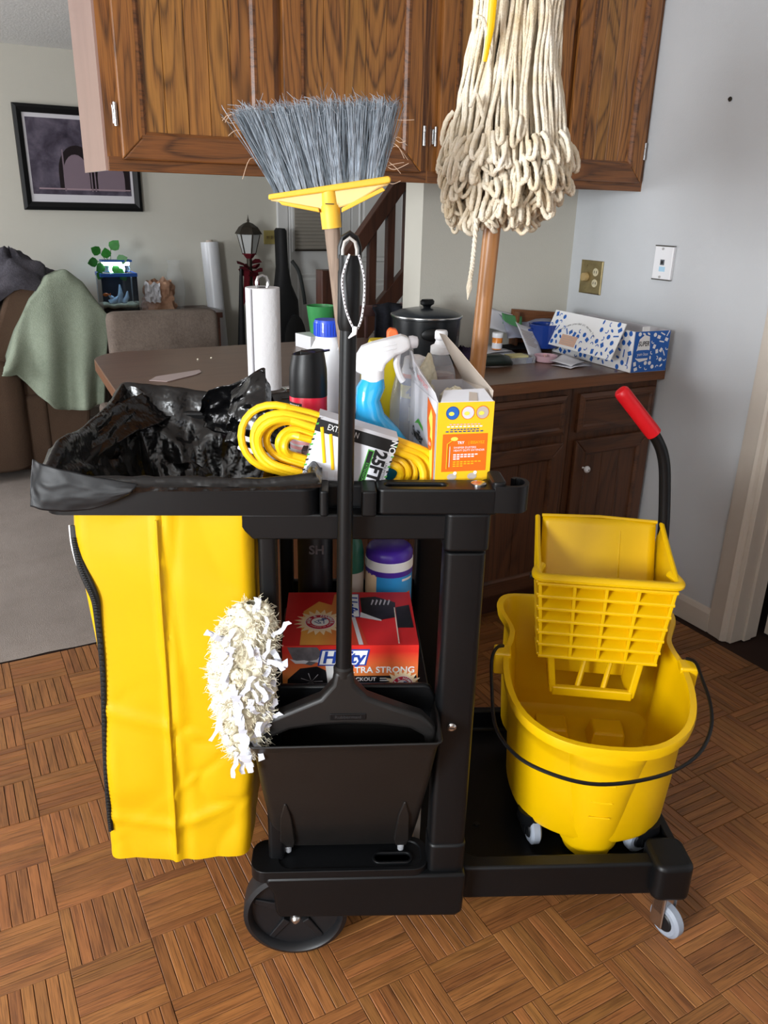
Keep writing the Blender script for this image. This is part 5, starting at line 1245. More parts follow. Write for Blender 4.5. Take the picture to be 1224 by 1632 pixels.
# lower deck: white and red carton behind the dustpan
lb_ = thingC('tissue_carton', 'white and red carton on the lower deck behind the dustpan', 'box', -.03, .105, .166)
MB().box(-.13, .125, 0, .3, 0, .335).build('carton', M['paper'], lb_, smooth=0, bevel=.001)
LF = face_m((0, 0, 0), (1, 0, 0), (0, 0, 1)); LT = face_m((0, 0, .335), (1, 0, 0), (0, 1, 0))
decal(disc(.055, .315, .05, 28, .55), M['redprint'], lb_, LF, lift=.0006); decal(rect(.112, .125, .0, .335), M['card'], lb_, LF, lift=.0006)
decal([(.07, .0), (.125, .0), (.125, .1), (.11, .05)], M['pale'], lb_, LF, lift=.0005)
# ------------------------------------------------------------------ things on the counter
ro = thingK('paper_towel_roll', 'white paper towel roll on a chrome stand at the counter end', 'paper towel', -1.415, .145, ZC)
MB().lathe([(.018, .012), (.0465, .012), (.047, .015), (.047, .287), (.0465, .29), (.018, .29)], 40, cap0=False, cap1=False).build('towel', plain('embossed_paper', '#e9e9ec', .9, bmp=.9, bscale=70), ro)
MB().box(-.0475, -.044, -.030, -.002, .013, .289).build('loose_sheet', M['paper'], ro, smooth=0)
MB().tube([(.058*math.cos(R(t)), .058*math.sin(R(t)), .005) for t in range(0, 360, 12)], .0035, 8, closed=True).build('stand_ring', M['steel'], ro)
MB().tube(spline([(.058, 0, .005), (.085, -.012, .006), (.09, .01, .006), (.056, .012, .005)], 5), .003, 8).build('stand_foot', M['steel'], ro)
MB().tube([(-.010, 0, .28), (-.0165, 0, .295), (-.0165, 0, .306), (-.012, 0, .317), (0, 0, .322), (.012, 0, .317), (.0165, 0, .306), (.0165, 0, .295), (.010, 0, .28)], .0042, 10).build('stand_loop', M['steel'], ro)
MB().tube([(0, 0, .004), (0, 0, .285)], .005, 8).build('stand_rod', M['steel'], ro)
ps = MB().poly([(-.09, -.05, .0012), (-.06, .0, .0012), (.09, .06, .0012), (.085, .02, .0012), (.06, -.01, .0012), (-.045, -.085, .0012)])
o = ps.build('plastic_strip', plain('pinkish_plastic', '#b9a6a4', .3), None, smooth=0, solid=.0014); o.location = K(-1.59, .46, ZC+.0005); o.rotation_euler = (0, 0, TH+R(-2)); tag(o, 'thin translucent plastic strip lying on the counter', 'plastic strip')
random.seed(8)
for a, b, lab in ((-1.18, .62, 'lone pale crumb on the counter right of the paper towel roll'), (-1.45, .70, 'left of two pale crumbs near the back edge of the counter'), (-1.40, .71, 'right of two pale crumbs near the back edge of the counter')):
    o = MB().lathe([(0, 0), (.0035, .0), (.003, .003), (0, .004)], 7, cap0=False, cap1=False).build('crumb', M['fluff'], None); o.location = K(a, b, ZC+.0004); tag(o, lab, 'crumb', 'crumbs on the counter')

pt = thingK('stock_pot', 'large black stock pot with a grey lid on the counter', 'pot', -.735, .385, ZC)
MB().lathe([(.10, 0), (.108, .004), (.112, .012), (.117, .15), (.121, .152), (.121, .158), (.112, .158)], 48).build('pot', M['potblk'], pt)
MB().lathe([(.122, .157), (.123, .160), (.120, .163), (.095, .174), (.05, .183), (.0, .185)], 48, cap1=False).build('lid', M['potlid'], pt)
MB().lathe([(.12, .157), (.1245, .158), (.1245, .1615), (.12, .1625)], 48, cap0=False, cap1=False).build('lid_rim', M['steel'], pt)
MB().loft([[(.026*s*math.cos(t), .014*s*math.sin(t), z) for t in [2*math.pi*k/20 for k in range(20)]] for z, s in ((.183, .5), (.190, .6), (.196, 1.0), (.206, 1.05), (.212, .8))]).build('lid_knob', M['black'], pt)
for a in (-112, 68):
    MB().loft([[(.04*s*math.cos(t), -.112-d, .112+.022*s*math.sin(t)) for t in [2*math.pi*k/24 for k in range(24)]] for d, s in ((0, .55), (.012, .8), (.022, 1.0), (.030, .95), (.034, .7))]).build('side_handle', M['black'], pt, rot=(0, 0, R(a+90)))
cu = thingK('green_tumbler', 'green plastic tumbler standing on a small white carton', 'cup', -.945, .80, ZC+.052)
MB().lathe([(.038, 0), (.040, .003), (.0535, .10), (.0515, .10), (.038, .005)], 36).build('cup', M['green'], cu)
wb_ = thingK('white_carton', 'small white carton under the green tumbler on the counter', 'box', -.965, .79, ZC, 8)
MB().box(-.06, .075, -.05, .06, 0, .05).build('carton', M['white'], wb_, smooth=0, bevel=.002)
for k in range(4): MB().box(-.045, -.042, -.0508, -.0500, .010+k*.008, .015+k*.008).build('print_mark', M['card'], wb_, smooth=0)

# patterned subscription box beside the wall
sbx = thingK('patterned_box', 'blue and white patterned cardboard box lying open beside the wall', 'box', -.165, -.055, ZC+.002, -4.0)
bw_, bl_, bh_ = .150, .44, .135
MB().loft([[(-.03, 0, z), (bw_-.03, 0, z), (bw_-.03, bl_, z), (-.03, bl_, z)] for z in (0.0, bh_)], True, False).build('carton', M['greyprint'], sbx, smooth=0, solid=.003)
def doodles(n, x0, x1, y0, y1, MM, mat, parent, sc=1.0, seed=1, name='pattern_print', lift=.0022, skip=None):
    random.seed(seed); mb = MB(); placed = []
    tries = 0
    while len(placed) < n and tries < 4000:
        tries += 1; x, y = random.uniform(x0, x1), random.uniform(y0, y1)
        if any((x-a)**2+(y-b)**2 < (.0165*sc)**2 for a, b in placed) or (skip and skip(x, y)): continue
        placed.append((x, y)); a = random.uniform(0, 6.28); k = random.randint(0, 4); r = .0066*sc
        if k == 0: P = disc(0, 0, r, 10)
        elif k == 1: P = [(r*math.cos(t), r*math.sin(t)) for t in [R(q) for q in range(0, 181, 30)]]+[(r*.5*math.cos(t), r*.5*math.sin(t)+r*.1) for t in [R(q) for q in range(180, -1, -30)]]
        elif k == 2: P = rect(-r, r, -r*.8, r*.8)
        elif k == 3: P = disc(0, 0, r, 8, .5)
        else: P = rect(-r*.3, r*.3, -r*1.5, r*1.5)
        mb.poly([MM @ Vector((x+p*math.cos(a)-q*math.sin(a), y+p*math.sin(a)+q*math.cos(a), lift)) for p, q in P])
    return tag(mb.build(name, mat, parent, smooth=0), kind='stuff')
EMx = face_m((-.03, 0, 0), (1, 0, 0), (0, 0, 1))
e_ = decal(rect(0, bw_, 0, bh_), M['boxblue'], sbx, EMx, 'end_print', .0018)
doodles(60, .006, bw_-.006, .008, bh_-.008, EMx, M['whiteink'], e_, 1.05, 4, skip=lambda x, y: .005 < x < .075 and .03 < y < .125)
decal([(.012, .07), (.02, .11), (.04, .124), (.062, .118), (.068, .08), (.064, .04), (.03, .034), (.012, .045)], M['whiteink'], e_, EMx, lift=.0025)
text('SUPER', .022, M['blackink'], e_, EMx, .040, .094, lift=.003, sx=.75, shear=.15, bold=.02)
decal(rrect(.008, .072, .046, .074, .012), M['boxblue'], e_, EMx, lift=.0028); text('yum box', .0155, M['whiteink'], e_, EMx, .040, .060, lift=.0034, sx=.85)
SMx = face_m((-.03, bl_, 0), (0, -1, 0), (0, 0, 1))
s_ = decal(rect(0, bl_, 0, bh_), M['whiteink'], sbx, SMx, 'side_print', .0018); doodles(90, .01, bl_-.01, .008, bh_-.008, SMx, M['boxblue'], s_, 1.35, 6)
# lid hangs open over the long side
LDM = face_m((-.093, bl_-.02, .038), (0, -1, 0), (.42, 0, 1))
ld = MB(); ld.loft([[LDM @ Vector((x, y, d)) for x, y in rect(0, bl_-.05, 0, .128)] for d in (0, .003)]); ldo = ld.build('lid', M['whiteink'], sbx, smooth=0)
def in_arch(x, y): return (.07 < x < .27 and .072 < y < .122) or (.09 < x < .19 and .008 < y < .05)
doodles(110, .01, bl_-.06, .008, .122, LDM, M['boxblue'], ldo, 1.3, 9, lift=.0036, skip=in_arch)
arctext('These items provided all the way from', .0105, M['blackink'], ldo, LDM, .17, -.06, .155, 92, step=.038, lift=.0040)
decal(rect(.095, .185, .01, .048), plain('peach_label', '#d8b09a', .7), ldo, LDM, 'address_label', .0038)
for k in range(4): decal(rect(.105, .17-.01*(k % 2), .016+k*.008, .0175+k*.008), M['card'], ldo, LDM, lift=.0042)
MB().loft([[(x, y, z) for x, y in rect(.0, .03, .0, .002)] for z in (bh_, bh_+.015)]).build('tab', M['whiteink'], sbx, smooth=0)

# papers and small things beside it
def sheet(name, label, cat, a, b, z, w, l, rot, mat, tilt=(0, 0), group=None, curl=.004, lines=0, tk=.001):
    t = MB().grid(8, 8, lambda u, v: ((u-.5)*w, (v-.5)*l, curl*math.sin(u*5+v*3)*(abs(u-.5)+abs(v-.5)))); o = t.build(name, mat, None, smooth=60, solid=tk)
    o.location = K(a, b, z); o.rotation_euler = (tilt[0], tilt[1], TH+R(rot)); tag(o, label, cat, group)
    for k in range(lines):
        MB().box(-w*.38, w*.38-.01*(k % 3), l*.3-k*l*.055-.001, l*.3-k*l*.055+.001, .0018, .0026).build('text_line', M['card'], o, smooth=0)
    return o
sheet('letter', 'typed white letter leaning against the blue mug', 'letter', -.315, .335, ZC+.052, .11, .15, 14, M['paper'], (R(48), R(18)), lines=9)
for k, (a, b, w, l, r, lab) in enumerate(((-.47, .43, .22, .15, 4, 'lowest loose paper under the pill bottle'), (-.45, .42, .2, .13, -12, 'middle loose paper under the pill bottle'), (-.46, .41, .17, .12, 18, 'topmost loose paper under the pill bottle'))):
    sheet('loose_paper', lab, 'paper', a, b, ZC+.004+.008*k, w, l, r, M['paper'], group='papers under the pill bottle')
sheet('dark_folder', 'dark folder lying behind the pill bottle and mug', 'folder', -.30, .455, ZC+.016, .2, .09, 0, M['guitar'], (R(4), 0))
sheet('plastic_mailer', 'grey plastic mailer slumped behind the blue mug', 'mailer', -.235, .455, ZC+.075, .24, .13, -4, plain('grey_film', '#8d90a0', .35), (R(38), R(10)), curl=.02)
sheet('green_envelope', 'white and green envelope on top of the papers behind the mailer', 'envelope', -.30, .475, ZC+.112, .09, .045, -6, plain('green_paper', '#4d8a58', .8), (R(55), R(12)))
sheet('white_envelope', 'white envelope standing behind the green envelope', 'envelope', -.33, .49, ZC+.105, .13, .08, -4, M['paper'], (R(65), R(16)))
wt = thingK('wooden_tray', 'brown wooden letter tray standing against the wall corner', 'tray', -.13, .47, ZC, 0)
MB().hexa([(-.15, .028, 0), (.12, .028, 0), (.12, .042, 0), (-.15, .042, 0), (-.15, .028, .150), (.12, .028, .125), (.12, .042, .125), (-.15, .042, .150)]).build('back_board', M['edge'], wt, smooth=0, bevel=.002)
MB().box(-.15, -.138, -.0, .03, 0, .14).build('end_board', M['edge'], wt, smooth=0, bevel=.002)
MB().box(-.138, .12, -.0, .03, 0, .01).build('bottom_board', M['edge'], wt, smooth=0)
mg = thingK('blue_mug', 'dark blue ceramic mug among the papers', 'mug', -.215, .385, ZC+.018)
MB().lathe([(.045, 0), (.055, .005), (.058, .085), (.060, .088), (.057, .090), (.053, .086), (.05, .01)], 36).build('mug', M['mug'], mg)
MB().tube([(-.058, 0, .07), (-.078, 0, .068), (-.085, 0, .045), (-.075, 0, .025), (-.056, 0, .022)], .006, 8).build('handle', M['mug'], mg)
pb = thingK('pill_bottle', 'amber pill bottle with a white cap on the papers', 'pill bottle', -.425, .39, ZC+.024)
MB().lathe([(.017, 0), (.0185, .002), (.0185, .042), (.016, .046)], 24).build('bottle', M['pill'], pb); MB().lathe([(.0188, .004), (.0188, .024)], 24, cap0=False, cap1=False).build('label', M['paper'], pb); MB().lathe([(.0195, .043), (.020, .045), (.020, .058), (.019, .060)], 24).build('cap', M['white'], pb)
gc = thingK('glasses_case', 'dark green glasses case on the counter beside the mop handle', 'case', -.575, .215, ZC, -12)
MB().loft([[(x, w*math.cos(t), .003+h*(1+math.sin(t))) for t in [2*math.pi*k/18 for k in range(18)]] for x, w, h in ((-.085, .006, .006), (-.075, .022, .014), (-.03, .03, .021), (.03, .031, .021), (.062, .026, .017), (.078, .010, .008))]).build('shell', plain('dark_green_shell', '#1d2622', .35), gc, smooth=60)
pd = thingK('pink_dish', 'small pink plastic dish with clutter by the cards', 'dish', -.33, .225, ZC)
MB().lathe([(.03, 0), (.036, .003), (.042, .024), (.039, .024), (.030, .006)], 28).build('dish', plain('pink_plastic', '#c9a4ae', .3), pd)
for k in range(4): MB().tube([(-.02+.01*k, -.015+.008*k, .012+.003*k), (.012-.004*k, .014, .020)], .004, 6).build('clutter', M['pinkprint'] if k % 2 else M['card'], pd)
tr = thingK('clear_tray', 'clear plastic tray holding yellow notes by the pink dish', 'tray', -.43, .255, ZC, -4)
MB().loft([[(x, y, z) for x, y in rrect(-.055, .055, -.035, .035, .01)] for z in (0, .022)], True, False).build('tray', M['clearpl'], tr, smooth=30, solid=.001)
MB().box(-.04, .03, -.02, .028, .018, .026).build('yellow_notes', plain('yellow_note', '#c9c08a', .8), tr, smooth=0); MB().box(.012, .035, -.0375, -.0362, .002, .02).build('grey_label', plain('blue_grey', '#8b90a0', .6), tr, smooth=0)
sheet('folded_card', 'upper pale folded card by the patterned box', 'card', -.30, .145, ZC+.016, .10, .085, 22, M['paper'], (R(6), R(-5)), group='folded cards')
sheet('folded_card', 'lower pale folded card lying flat on the counter by the patterned box', 'card', -.29, .13, ZC+.003, .13, .08, 14, M['paper'], group='folded cards')
pc = thingK('purple_cloth', 'dark purple cloth bunched behind the mop handle', 'cloth', -.60, .36, ZC)
MB().grid(24, 14, lambda u, v: (.075*math.cos(6.283*u)*math.sin(1.57*(1-v)+.05)*(1+.3*nz(u*7, v*5)), .05*math.sin(6.283*u)*math.sin(1.57*(1-v)+.05), .045*v*(1+.4*nz(u*9, v*6, 4))+.001), wrap=True).build('cloth', fabric('purple_fabric', '#1e1526', '#33263f'), pc, smooth=80)

# ------------------------------------------------------------------ things on the right wall
def wallK(name, label, cat, b, z): return thing(name, label, cat, K(0, b, z), TH)
sw = wallK('dimmer_plate', 'brass wall plate with a round dimmer knob and outlet', 'switch plate', .396, 1.13)
MB().loft([[(-d, s*(.059-e), t*(.061-e)) for s, t in ((-1, -1), (1, -1), (1, 1), (-1, 1))] for d, e in ((.0005, 0), (.004, 0), (.006, .004))]).build('plate', M['brass'], sw, smooth=0)
MB().lathe([(.017, -.006), (.017, -.016), (.0145, -.022), (0, -.023)], 24, (0, .025, .0), ax='x', cap1=False).build('knob', plain('ivory_knob', '#b39a6a', .45), sw)
for z in (-.02, .02):
    MB().lathe([(.0145, -.006), (.0145, -.0078), (0, -.0078)], 20, (0, -.026, z), ax='x', cap1=False).build('socket_face', plain('ivory', '#cfc4a4', .5), sw)
    for y in (-.032, -.020): MB().box(-.0088, -.0074, y-.001, y+.001, z-.004, z+.005).build('socket_slot', M['blackink'], sw, smooth=0)
for z in (-.042, .042): MB().lathe([(.003, -.006), (.003, -.0072), (0, -.0072)], 10, (0, .025, z), ax='x', cap1=False).build('screw', M['brass'], sw)
jk = wallK('phone_jack_plate', 'white phone jack wall plate with a small black socket', 'phone jack', .045, 1.206)
MB().loft([[(-d, s*(.041-e), t*(.055-e)) for s, t in ((-1, -1), (1, -1), (1, 1), (-1, 1))] for d, e in ((.0005, 0), (.010, 0), (.012, .003))]).build('plate', M['white'], jk, smooth=0)
MB().box(-.0135, -.0115, -.008, .009, -.007, .011).build('socket', plain('grey_socket', '#5a5f66', .5), jk, smooth=0); MB().box(-.0142, -.0130, -.004, .005, -.003, .007).build('socket_hole', M['blackink'], jk, smooth=0)
MB().box(-.0125, -.0118, -.014, .012, -.028, -.012).build('blue_smudge', plain('blue_smudge', '#a9cfe6', .6), jk, smooth=0)
for z in (.046, -.046): MB().lathe([(.0045, -.012), (.0045, -.0145), (0, -.0145)], 12, (0, .004, z), ax='x', cap1=False).build('stud', M['steel'], jk)
MB().box(-.012, -.0008, -.041, .041, .053, .0565).build('top_edge', M['bronze'], jk, smooth=0); MB().box(-.012, -.0008, -.041, .041, -.0565, -.053).build('bottom_edge', M['bronze'], jk, smooth=0)
scw = wallK('wall_screw', 'lone screw head sticking out of the right wall', 'screw', -.122, 1.692)
MB().lathe([(.005, .0), (.007, -.004), (.0045, -.008), (0, -.0085)], 14, ax='x', cap1=False).build('head', M['bronze'], scw); 

# ------------------------------------------------------------------ living room
pf_ = thingK('framed_picture', 'dark framed print hanging on the living room wall', 'picture', -1.31, BW-.004, 1.29)
MB().loft([[(s*(.347-e), -d, z0) for s, z0 in ((-1, e), (1, e), (1, .575-e), (-1, .575-e))] for d, e in ((0, 0), (.022, .002), (.026, .02), (.018, .045), (.008, .048))], True, False).build('frame', M['black'], pf_, smooth=0)
MB().box(-.305, .305, -.009, -.006, .04, .535).build('mat_board', M['greyprint'], pf_, smooth=0)
m, nt, lk, b_ = new_mat('print_art'); mpn = coords(nt, lk, (1, 1, 1)); n_ = nnoise(nt, lk, mpn, 7, 4, .6, .4); r_ = ramp(nt, [(.3, '#27222e'), (.5, '#4c4654'), (.7, '#6b6472')]); lk.new(n_.outputs[0], r_.inputs[0]); lk.new(r_.outputs[0], b_.inputs[0]); b_.inputs['Roughness'].default_value = .25
AM = face_m((0, -.0092, .29), (1, 0, 0), (0, 0, 1)); art = decal(rect(-.285, .285, -.20, .215), m, pf_, AM, 'print')
dk = plain('print_dark', '#1d1519', .3); lt = plain('print_light', '#7d6d78', .3)
for cx, w, h, mm in ((-.02, .11, .20, dk), (-.03, .075, .16, lt), (.16, .12, .2, dk), (.17, .08, .15, lt)):
    decal([(cx-w, -.175)]+[(cx+w*math.cos(R(t)), -.175+h*.5+h*.75*math.sin(R(t))) for t in range(180, -1, -15)][::1]+[(cx+w, -.175)], mm, art, AM, lift=.0006 if mm is dk else .0010)
for x in (-.1, .055, .075): decal(rect(x-.004, x+.004, -.18, .05), lt, art, AM, lift=.0014)
decal(rect(-.25, .28, -.172, -.164), plain('print_line', '#a08a92', .3), art, AM, lift=.0014)

sbd = thingK('sideboard', 'low dark wooden sideboard against the living room wall', 'sideboard', -.95, 3.27, 0)
MB().box(-.42, .345, -.2, .2, .67, .705).build('top', M['darkwood'], sbd, smooth=0, bevel=.004); MB().box(-.4, .33, -.18, .2, .08, .67).build('body', M['darkwood'], sbd, smooth=0)
for x in (-.39, .29): MB().box(x, x+.04, -.18, -.14, 0, .08).build('leg', M['darkwood'], sbd, smooth=0)
SBT = .705
aq = thingK('aquarium', 'small lit aquarium with white rock on the sideboard', 'aquarium', -1.215, 3.22, SBT)
MB().box(-.108, .108, -.09, .09, .0, .03).build('base', M['black'], aq, smooth=0, bevel=.003)
MB().box(-.105, .105, -.088, .088, .03, .24).build('tank', M['water'], aq, smooth=0)
MB().box(-.100, .100, .075, .083, .032, .235).build('backing', M['aqback'], aq, smooth=0)
MB().grid(14, 8, lambda u, v: (lerp(-.1, .1, u), lerp(-.083, .08, v), .05+.012*nz(u*5, v*4))).build('sand', M['sand'], aq, smooth=60, solid=.02)
rk = MB()
for p, q, r0 in (((-.05, 0, .06), (.0, -.01, .10), .018), ((.0, 0, .06), (.015, .0, .17), .016), ((.03, 0, .06), (.06, .0, .13), .014), ((-.03, 0, .07), (-.06, 0, .115), .013)):
    rk.tube([p, [(p[i]+q[i])/2+(.01 if i == 0 else 0) for i in range(3)], q], [r0*1.3, r0, .004], 8)
rk.build('rock', M['rock'], aq, smooth=60)
fi = MB().lathe([(0, -.02), (.008, -.012), (.011, 0), (.007, .012), (.002, .018), (.009, .028), (0, .029)], 12, (-.075, -.03, .115), sx=.6, ax='x', cap0=False, cap1=False).build('fish', M['orange'], aq)
MB().loft([at_z(rect(-.107, .108, -.09, .09), .222), at_z(rect(-.107, .108, -.09, .09), .242), at_z(rect(-.098, .099, -.08, .08), .242), at_z(rect(-.098, .099, -.08, .08), .222), at_z(rect(-.107, .108, -.09, .09), .222)], False, False).build('lid_trim', plain('blue_trim', '#1f4f9c', .4), aq, smooth=0)
lg = MB().box(-.075, .075, -.05, .02, .285, .305).build('lamp', M['aqglow'], aq, smooth=0, bevel=.004); MB().box(-.085, .09, -.055, .03, .305, .316).build('lamp_cover', plain('lamp_cover_blue', '#1f55a0', .4), aq, smooth=0)
MB().tube([(.07, .05, .24), (.07, .04, .30), (.05, .0, .312)], .004, 6).build('lamp_arm', M['black'], aq)
for sx_ in (-.06, -.02, .025, .055):
    MB().loft([[(sx_+w*math.cos(t), -.03+.3*w*math.sin(t), z) for t in [k*1.0472 for k in range(6)]] for z, w in ((.245, .02), (.262, .026), (.284, .022))]).build('glass_bulb', M['aqglow'] if sx_ in (-.02, .025) else M['water'], aq)
pn = thingK('potted_vine', 'small green leafy vine growing above the aquarium lamp', 'plant', -1.245, 3.2, SBT+.25)
random.seed(21)
for k, (lx, lz, ang, s) in enumerate(((-.055, .105, 150, .05), (.005, .125, 50, .055), (-.075, .06, 190, .05), (-.02, .075, 100, .05), (.035, .06, 20, .05), (-.04, .04, 215, .05), (.01, .035, 300, .045), (.03, .015, -50, .045), (-.06, .0, 240, .04), (.05, -.01, -60, .04))):
    MB().tube([(0, 0, -.01), (lx*.5, -.01, lz*.6), (lx, -.02, lz)], .0018, 5).build('stem', M['leaf'], pn)
    a = R(ang); u = Vector((math.cos(a), -.3, math.sin(a))).normalized(); w = Vector((-math.sin(a), .2, math.cos(a))).normalized()
    P = []
    for t, ww in ((0, 0), (.15, .3), (.4, .45), (.7, .32), (1.0, 0)): P.append((t, ww))
    c = Vector((lx, -.02, lz)); s *= 1.35; ptsl = [c+u*t*s+w*ww*s for t, ww in P]+[c+u*t*s-w*ww*s for t, ww in P[-2:0:-1]]
    MB().poly(ptsl).build('leaf', M['leaf'], pn, smooth=0, solid=.0008)
pg = thingK('paper_bag', 'crumpled brown and white paper bag on the sideboard', 'paper bag', -.965, 3.2, SBT)
def crump(u, v):
    a = 6.283*u; r = .105*(1-.25*v)*(1+.35*nz(math.cos(a)*1.8, math.sin(a)*1.8, v*3.2)+.15*nz(math.cos(a)*4, math.sin(a)*4, v*8))
    return (r*math.cos(a), r*.7*math.sin(a), .19*v+(.03*nz(math.cos(a)*3, math.sin(a)*3, 7) if v > .5 else 0))
pgb = MB().grid(40, 14, crump, wrap=True); pgb.build('bag', M['kraft'], pg, smooth=15)
MB().grid(12, 8, lambda u, v: (lerp(-.11, -.015, u), -.088+.025*nz(u*5, v*5), lerp(.07, .185, v)+.02*nz(u*4, v*3, 5))).build('white_tissue', M['paper'], pg, smooth=15)
vs = thingK('glass_hurricane', 'clear glass hurricane vase behind the paper bag', 'vase', -.84, 3.3, SBT)
MB().lathe([(.045, 0), (.05, .004), (.055, .05), (.062, .13), (.060, .18), (.045, .23), (.035, .262), (.040, .29), (.046, .305)], 32, cap1=False).build('glass', M['glass'], vs)
rl = thingK('wrapping_roll', 'tall white plastic wrapped roll leaning on the wall', 'roll', -.53, 3.36, .012)
MB().tube([(.01, -.02, 0), (-.01, .04, .55), (-.03, .07, 1.10)], [.052, .056, .058], 28).build('roll', plain('white_film', '#d4d6da', .3, bmp=.3, bscale=20), rl)
MB().tube([(-.0295, .0695, 1.09), (-.031, .0715, 1.112)], .022, 20).build('core', M['card'], rl)
lt_ = thingK('lantern_post', 'bronze post lantern with frosted panes and a red bow', 'lantern', -.345, 3.27, .012)
def sq(r, z): return [(r*math.cos(R(60*k+30)), r*math.sin(R(60*k+30)), z) for k in range(6)]
MB().loft([sq(.09, 1.157), sq(.086, 1.165), sq(.062, 1.20), sq(.03, 1.222), sq(.008, 1.23)]).build('roof', M['bronze'], lt_, smooth=20)
MB().tube([(0, 0, 1.22), (0, 0, 1.24), (0, 0, 1.25), (0, 0, 1.275)], [.006, .009, .004, .001], 8).build('finial', M['bronze'], lt_)
lo_, hi_ = sq(.042, 1.035), sq(.074, 1.155)
for k in range(6):
    j = (k+1) % 6
    MB().poly([lo_[k], lo_[j], hi_[j], hi_[k]]).build('pane', M['frost'], lt_, smooth=0, solid=.002)
    MB().tube([lo_[k], hi_[k]], .0045, 6).build('frame_bar', M['bronze'], lt_)
MB().loft([sq(.048, 1.03), sq(.044, 1.038), sq(.03, 1.015), sq(.015, 1.0)][::-1]).build('base_cup', M['bow'], lt_, smooth=20)
MB().tube([(0, 0, .0), (0, 0, 1.01)], .018, 12).build('post', M['bronze'], lt_)
MB().lathe([(.06, 0), (.055, .02), (.03, .04), (.02, .06)], 24).build('foot', M['bronze'], lt_)
for k in range(9):
    a = k*2.4; z = .98-.022*k*.5; MB().loft([[(.03*math.cos(a)+ (.045*s)*math.cos(a+t*.5), .03*math.sin(a)+(.045*s)*math.sin(a+t*.5), z+.018*math.sin(t)*s) for t in [0, 1.05, 2.1, 3.14, 4.2, 5.2]] for s in (.3, 1.0, 1.25)]).build('bow_loop', M['bow'], lt_, smooth=30, solid=.002)
for x in (-.03, .025): MB().poly([(x-.02, -.03, .93), (x+.02, -.03, .93), (x*1.6+.022, -.04, .72), (x*1.6, -.04, .74), (x*1.6-.022, -.04, .70)]).build('bow_tail', M['bow'], lt_, smooth=0, solid=.002)
ub = thingK('furled_umbrella', 'thin black furled umbrella leaning beside the lantern post', 'umbrella', -.425, 3.24, .012)
MB().tube([(-.03, -.03, .0), (-.02, -.02, .2), (.0, 0, .6), (.012, .01, .9)], [.03, .035, .022, .012], 12).build('canopy', M['guitar'], ub); MB().tube([(.012, .01, .88), (.016, .012, .96)], .012, 10).build('handle', M['black'], ub)
gt = thingK('guitar_bag', 'black padded guitar bag leaning by the far door', 'guitar bag', -.13, 3.12, .012)
def gsec(z, w, y): return [(w*math.copysign(abs(math.cos(t))**.7, math.cos(t))-.02+.02*z, y+.055*math.copysign(abs(math.sin(t))**.7, math.sin(t)), z) for t in [2*math.pi*k/24 for k in range(24)]]
MB().loft([gsec(z, w, .12*z) for z, w in ((0, .09), (.06, .13), (.25, .135), (.45, .115), (.6, .105), (.74, .10), (.84, .055), (.95, .036), (1.10, .034), (1.18, .034), (1.195, .02))]).build('bag', M['guitar'], gt, smooth=50)
MB().loft([[(w*math.cos(t)+.02, -.055+.02*math.sin(t)*0-d, .42+.24*math.sin(t)*w/.085) for t in [2*math.pi*k/24 for k in range(24)]] for w, d in ((.085, -.02), (.085, .005), (.07, .012))]).build('front_pocket', plain('pocket_nylon', '#17191b', .6), gt, smooth=40)
MB().tube(spline([(.015, -.02, 1.0), (.06, -.03, .93), (.09, -.03, .8), (.105, -.02, .72)], 5), .012, 8, flat=.3).build('strap', plain('strap_nylon', '#2a2e2e', .6), gt)
spn = thing('switch_plate', 'yellowed three gang switch plate beside the far door', 'switch plate', K(-.10, BW-.001, 1.14), TH)
MB().box(-.056, .056, -.006, 0, -.045, .045).build('plate', plain('aged_ivory', '#a89a5c', .5), spn, smooth=0, bevel=.002)
for x in (-.035, 0, .035): MB().box(x-.004, x+.004, -.014, -.006, -.010, .010).build('toggle', M['brass'], spn, smooth=0)
# stairs
stn = thingK('stair_railing', 'dark wooden stair railing with square balusters behind the counter', 'railing', 0, 1.9, 0)
sl_ = (1.439-1.166)/(.22)
def railz(a): return 1.395+(a+.073)*1.24
def strz(a): return 1.0+(a-.06)*1.05
MB().prism([(-.42, railz(-.42)-.07), (.9, railz(.9)-.07), (.9, railz(.9)+.045), (-.42, railz(-.42)+.045)], -.03, .03, 'y').build('handrail', M['stair'], stn, smooth=0, bevel=.004)
MB().prism([(-.42, strz(-.42)-.055), (.9, strz(.9)-.055), (.9, strz(.9)+.075), (-.42, strz(-.42)+.075)], -.022, .022, 'y').build('stringer', M['stair'], stn, smooth=0, bevel=.003)
for a in (-.29, -.157, -.05, .052, .16, .27): MB().box(a-.022, a+.022, -.018, .018, strz(a)+.02, railz(a)-.02).build('baluster', M['stair'], stn, smooth=0, bevel=.003)
MB().box(-.46, -.38, -.04, .04, .012, 1.05).build('newel_post', M['stair'], stn, smooth=0, bevel=.004)
for k in range(5):
    st_ = MB().box(-.25+k*.26, .8+.0*k, .03, .85, .012+k*.19, .012+(k+1)*.19)
    o = st_.build('stair_step_%d' % k, M['carpet'], None, smooth=0, bevel=.01); o.name = 'stairs'; o.location = K(0, 1.9, 0); o.rotation_euler = (0, 0, TH); tag(o, kind='structure')
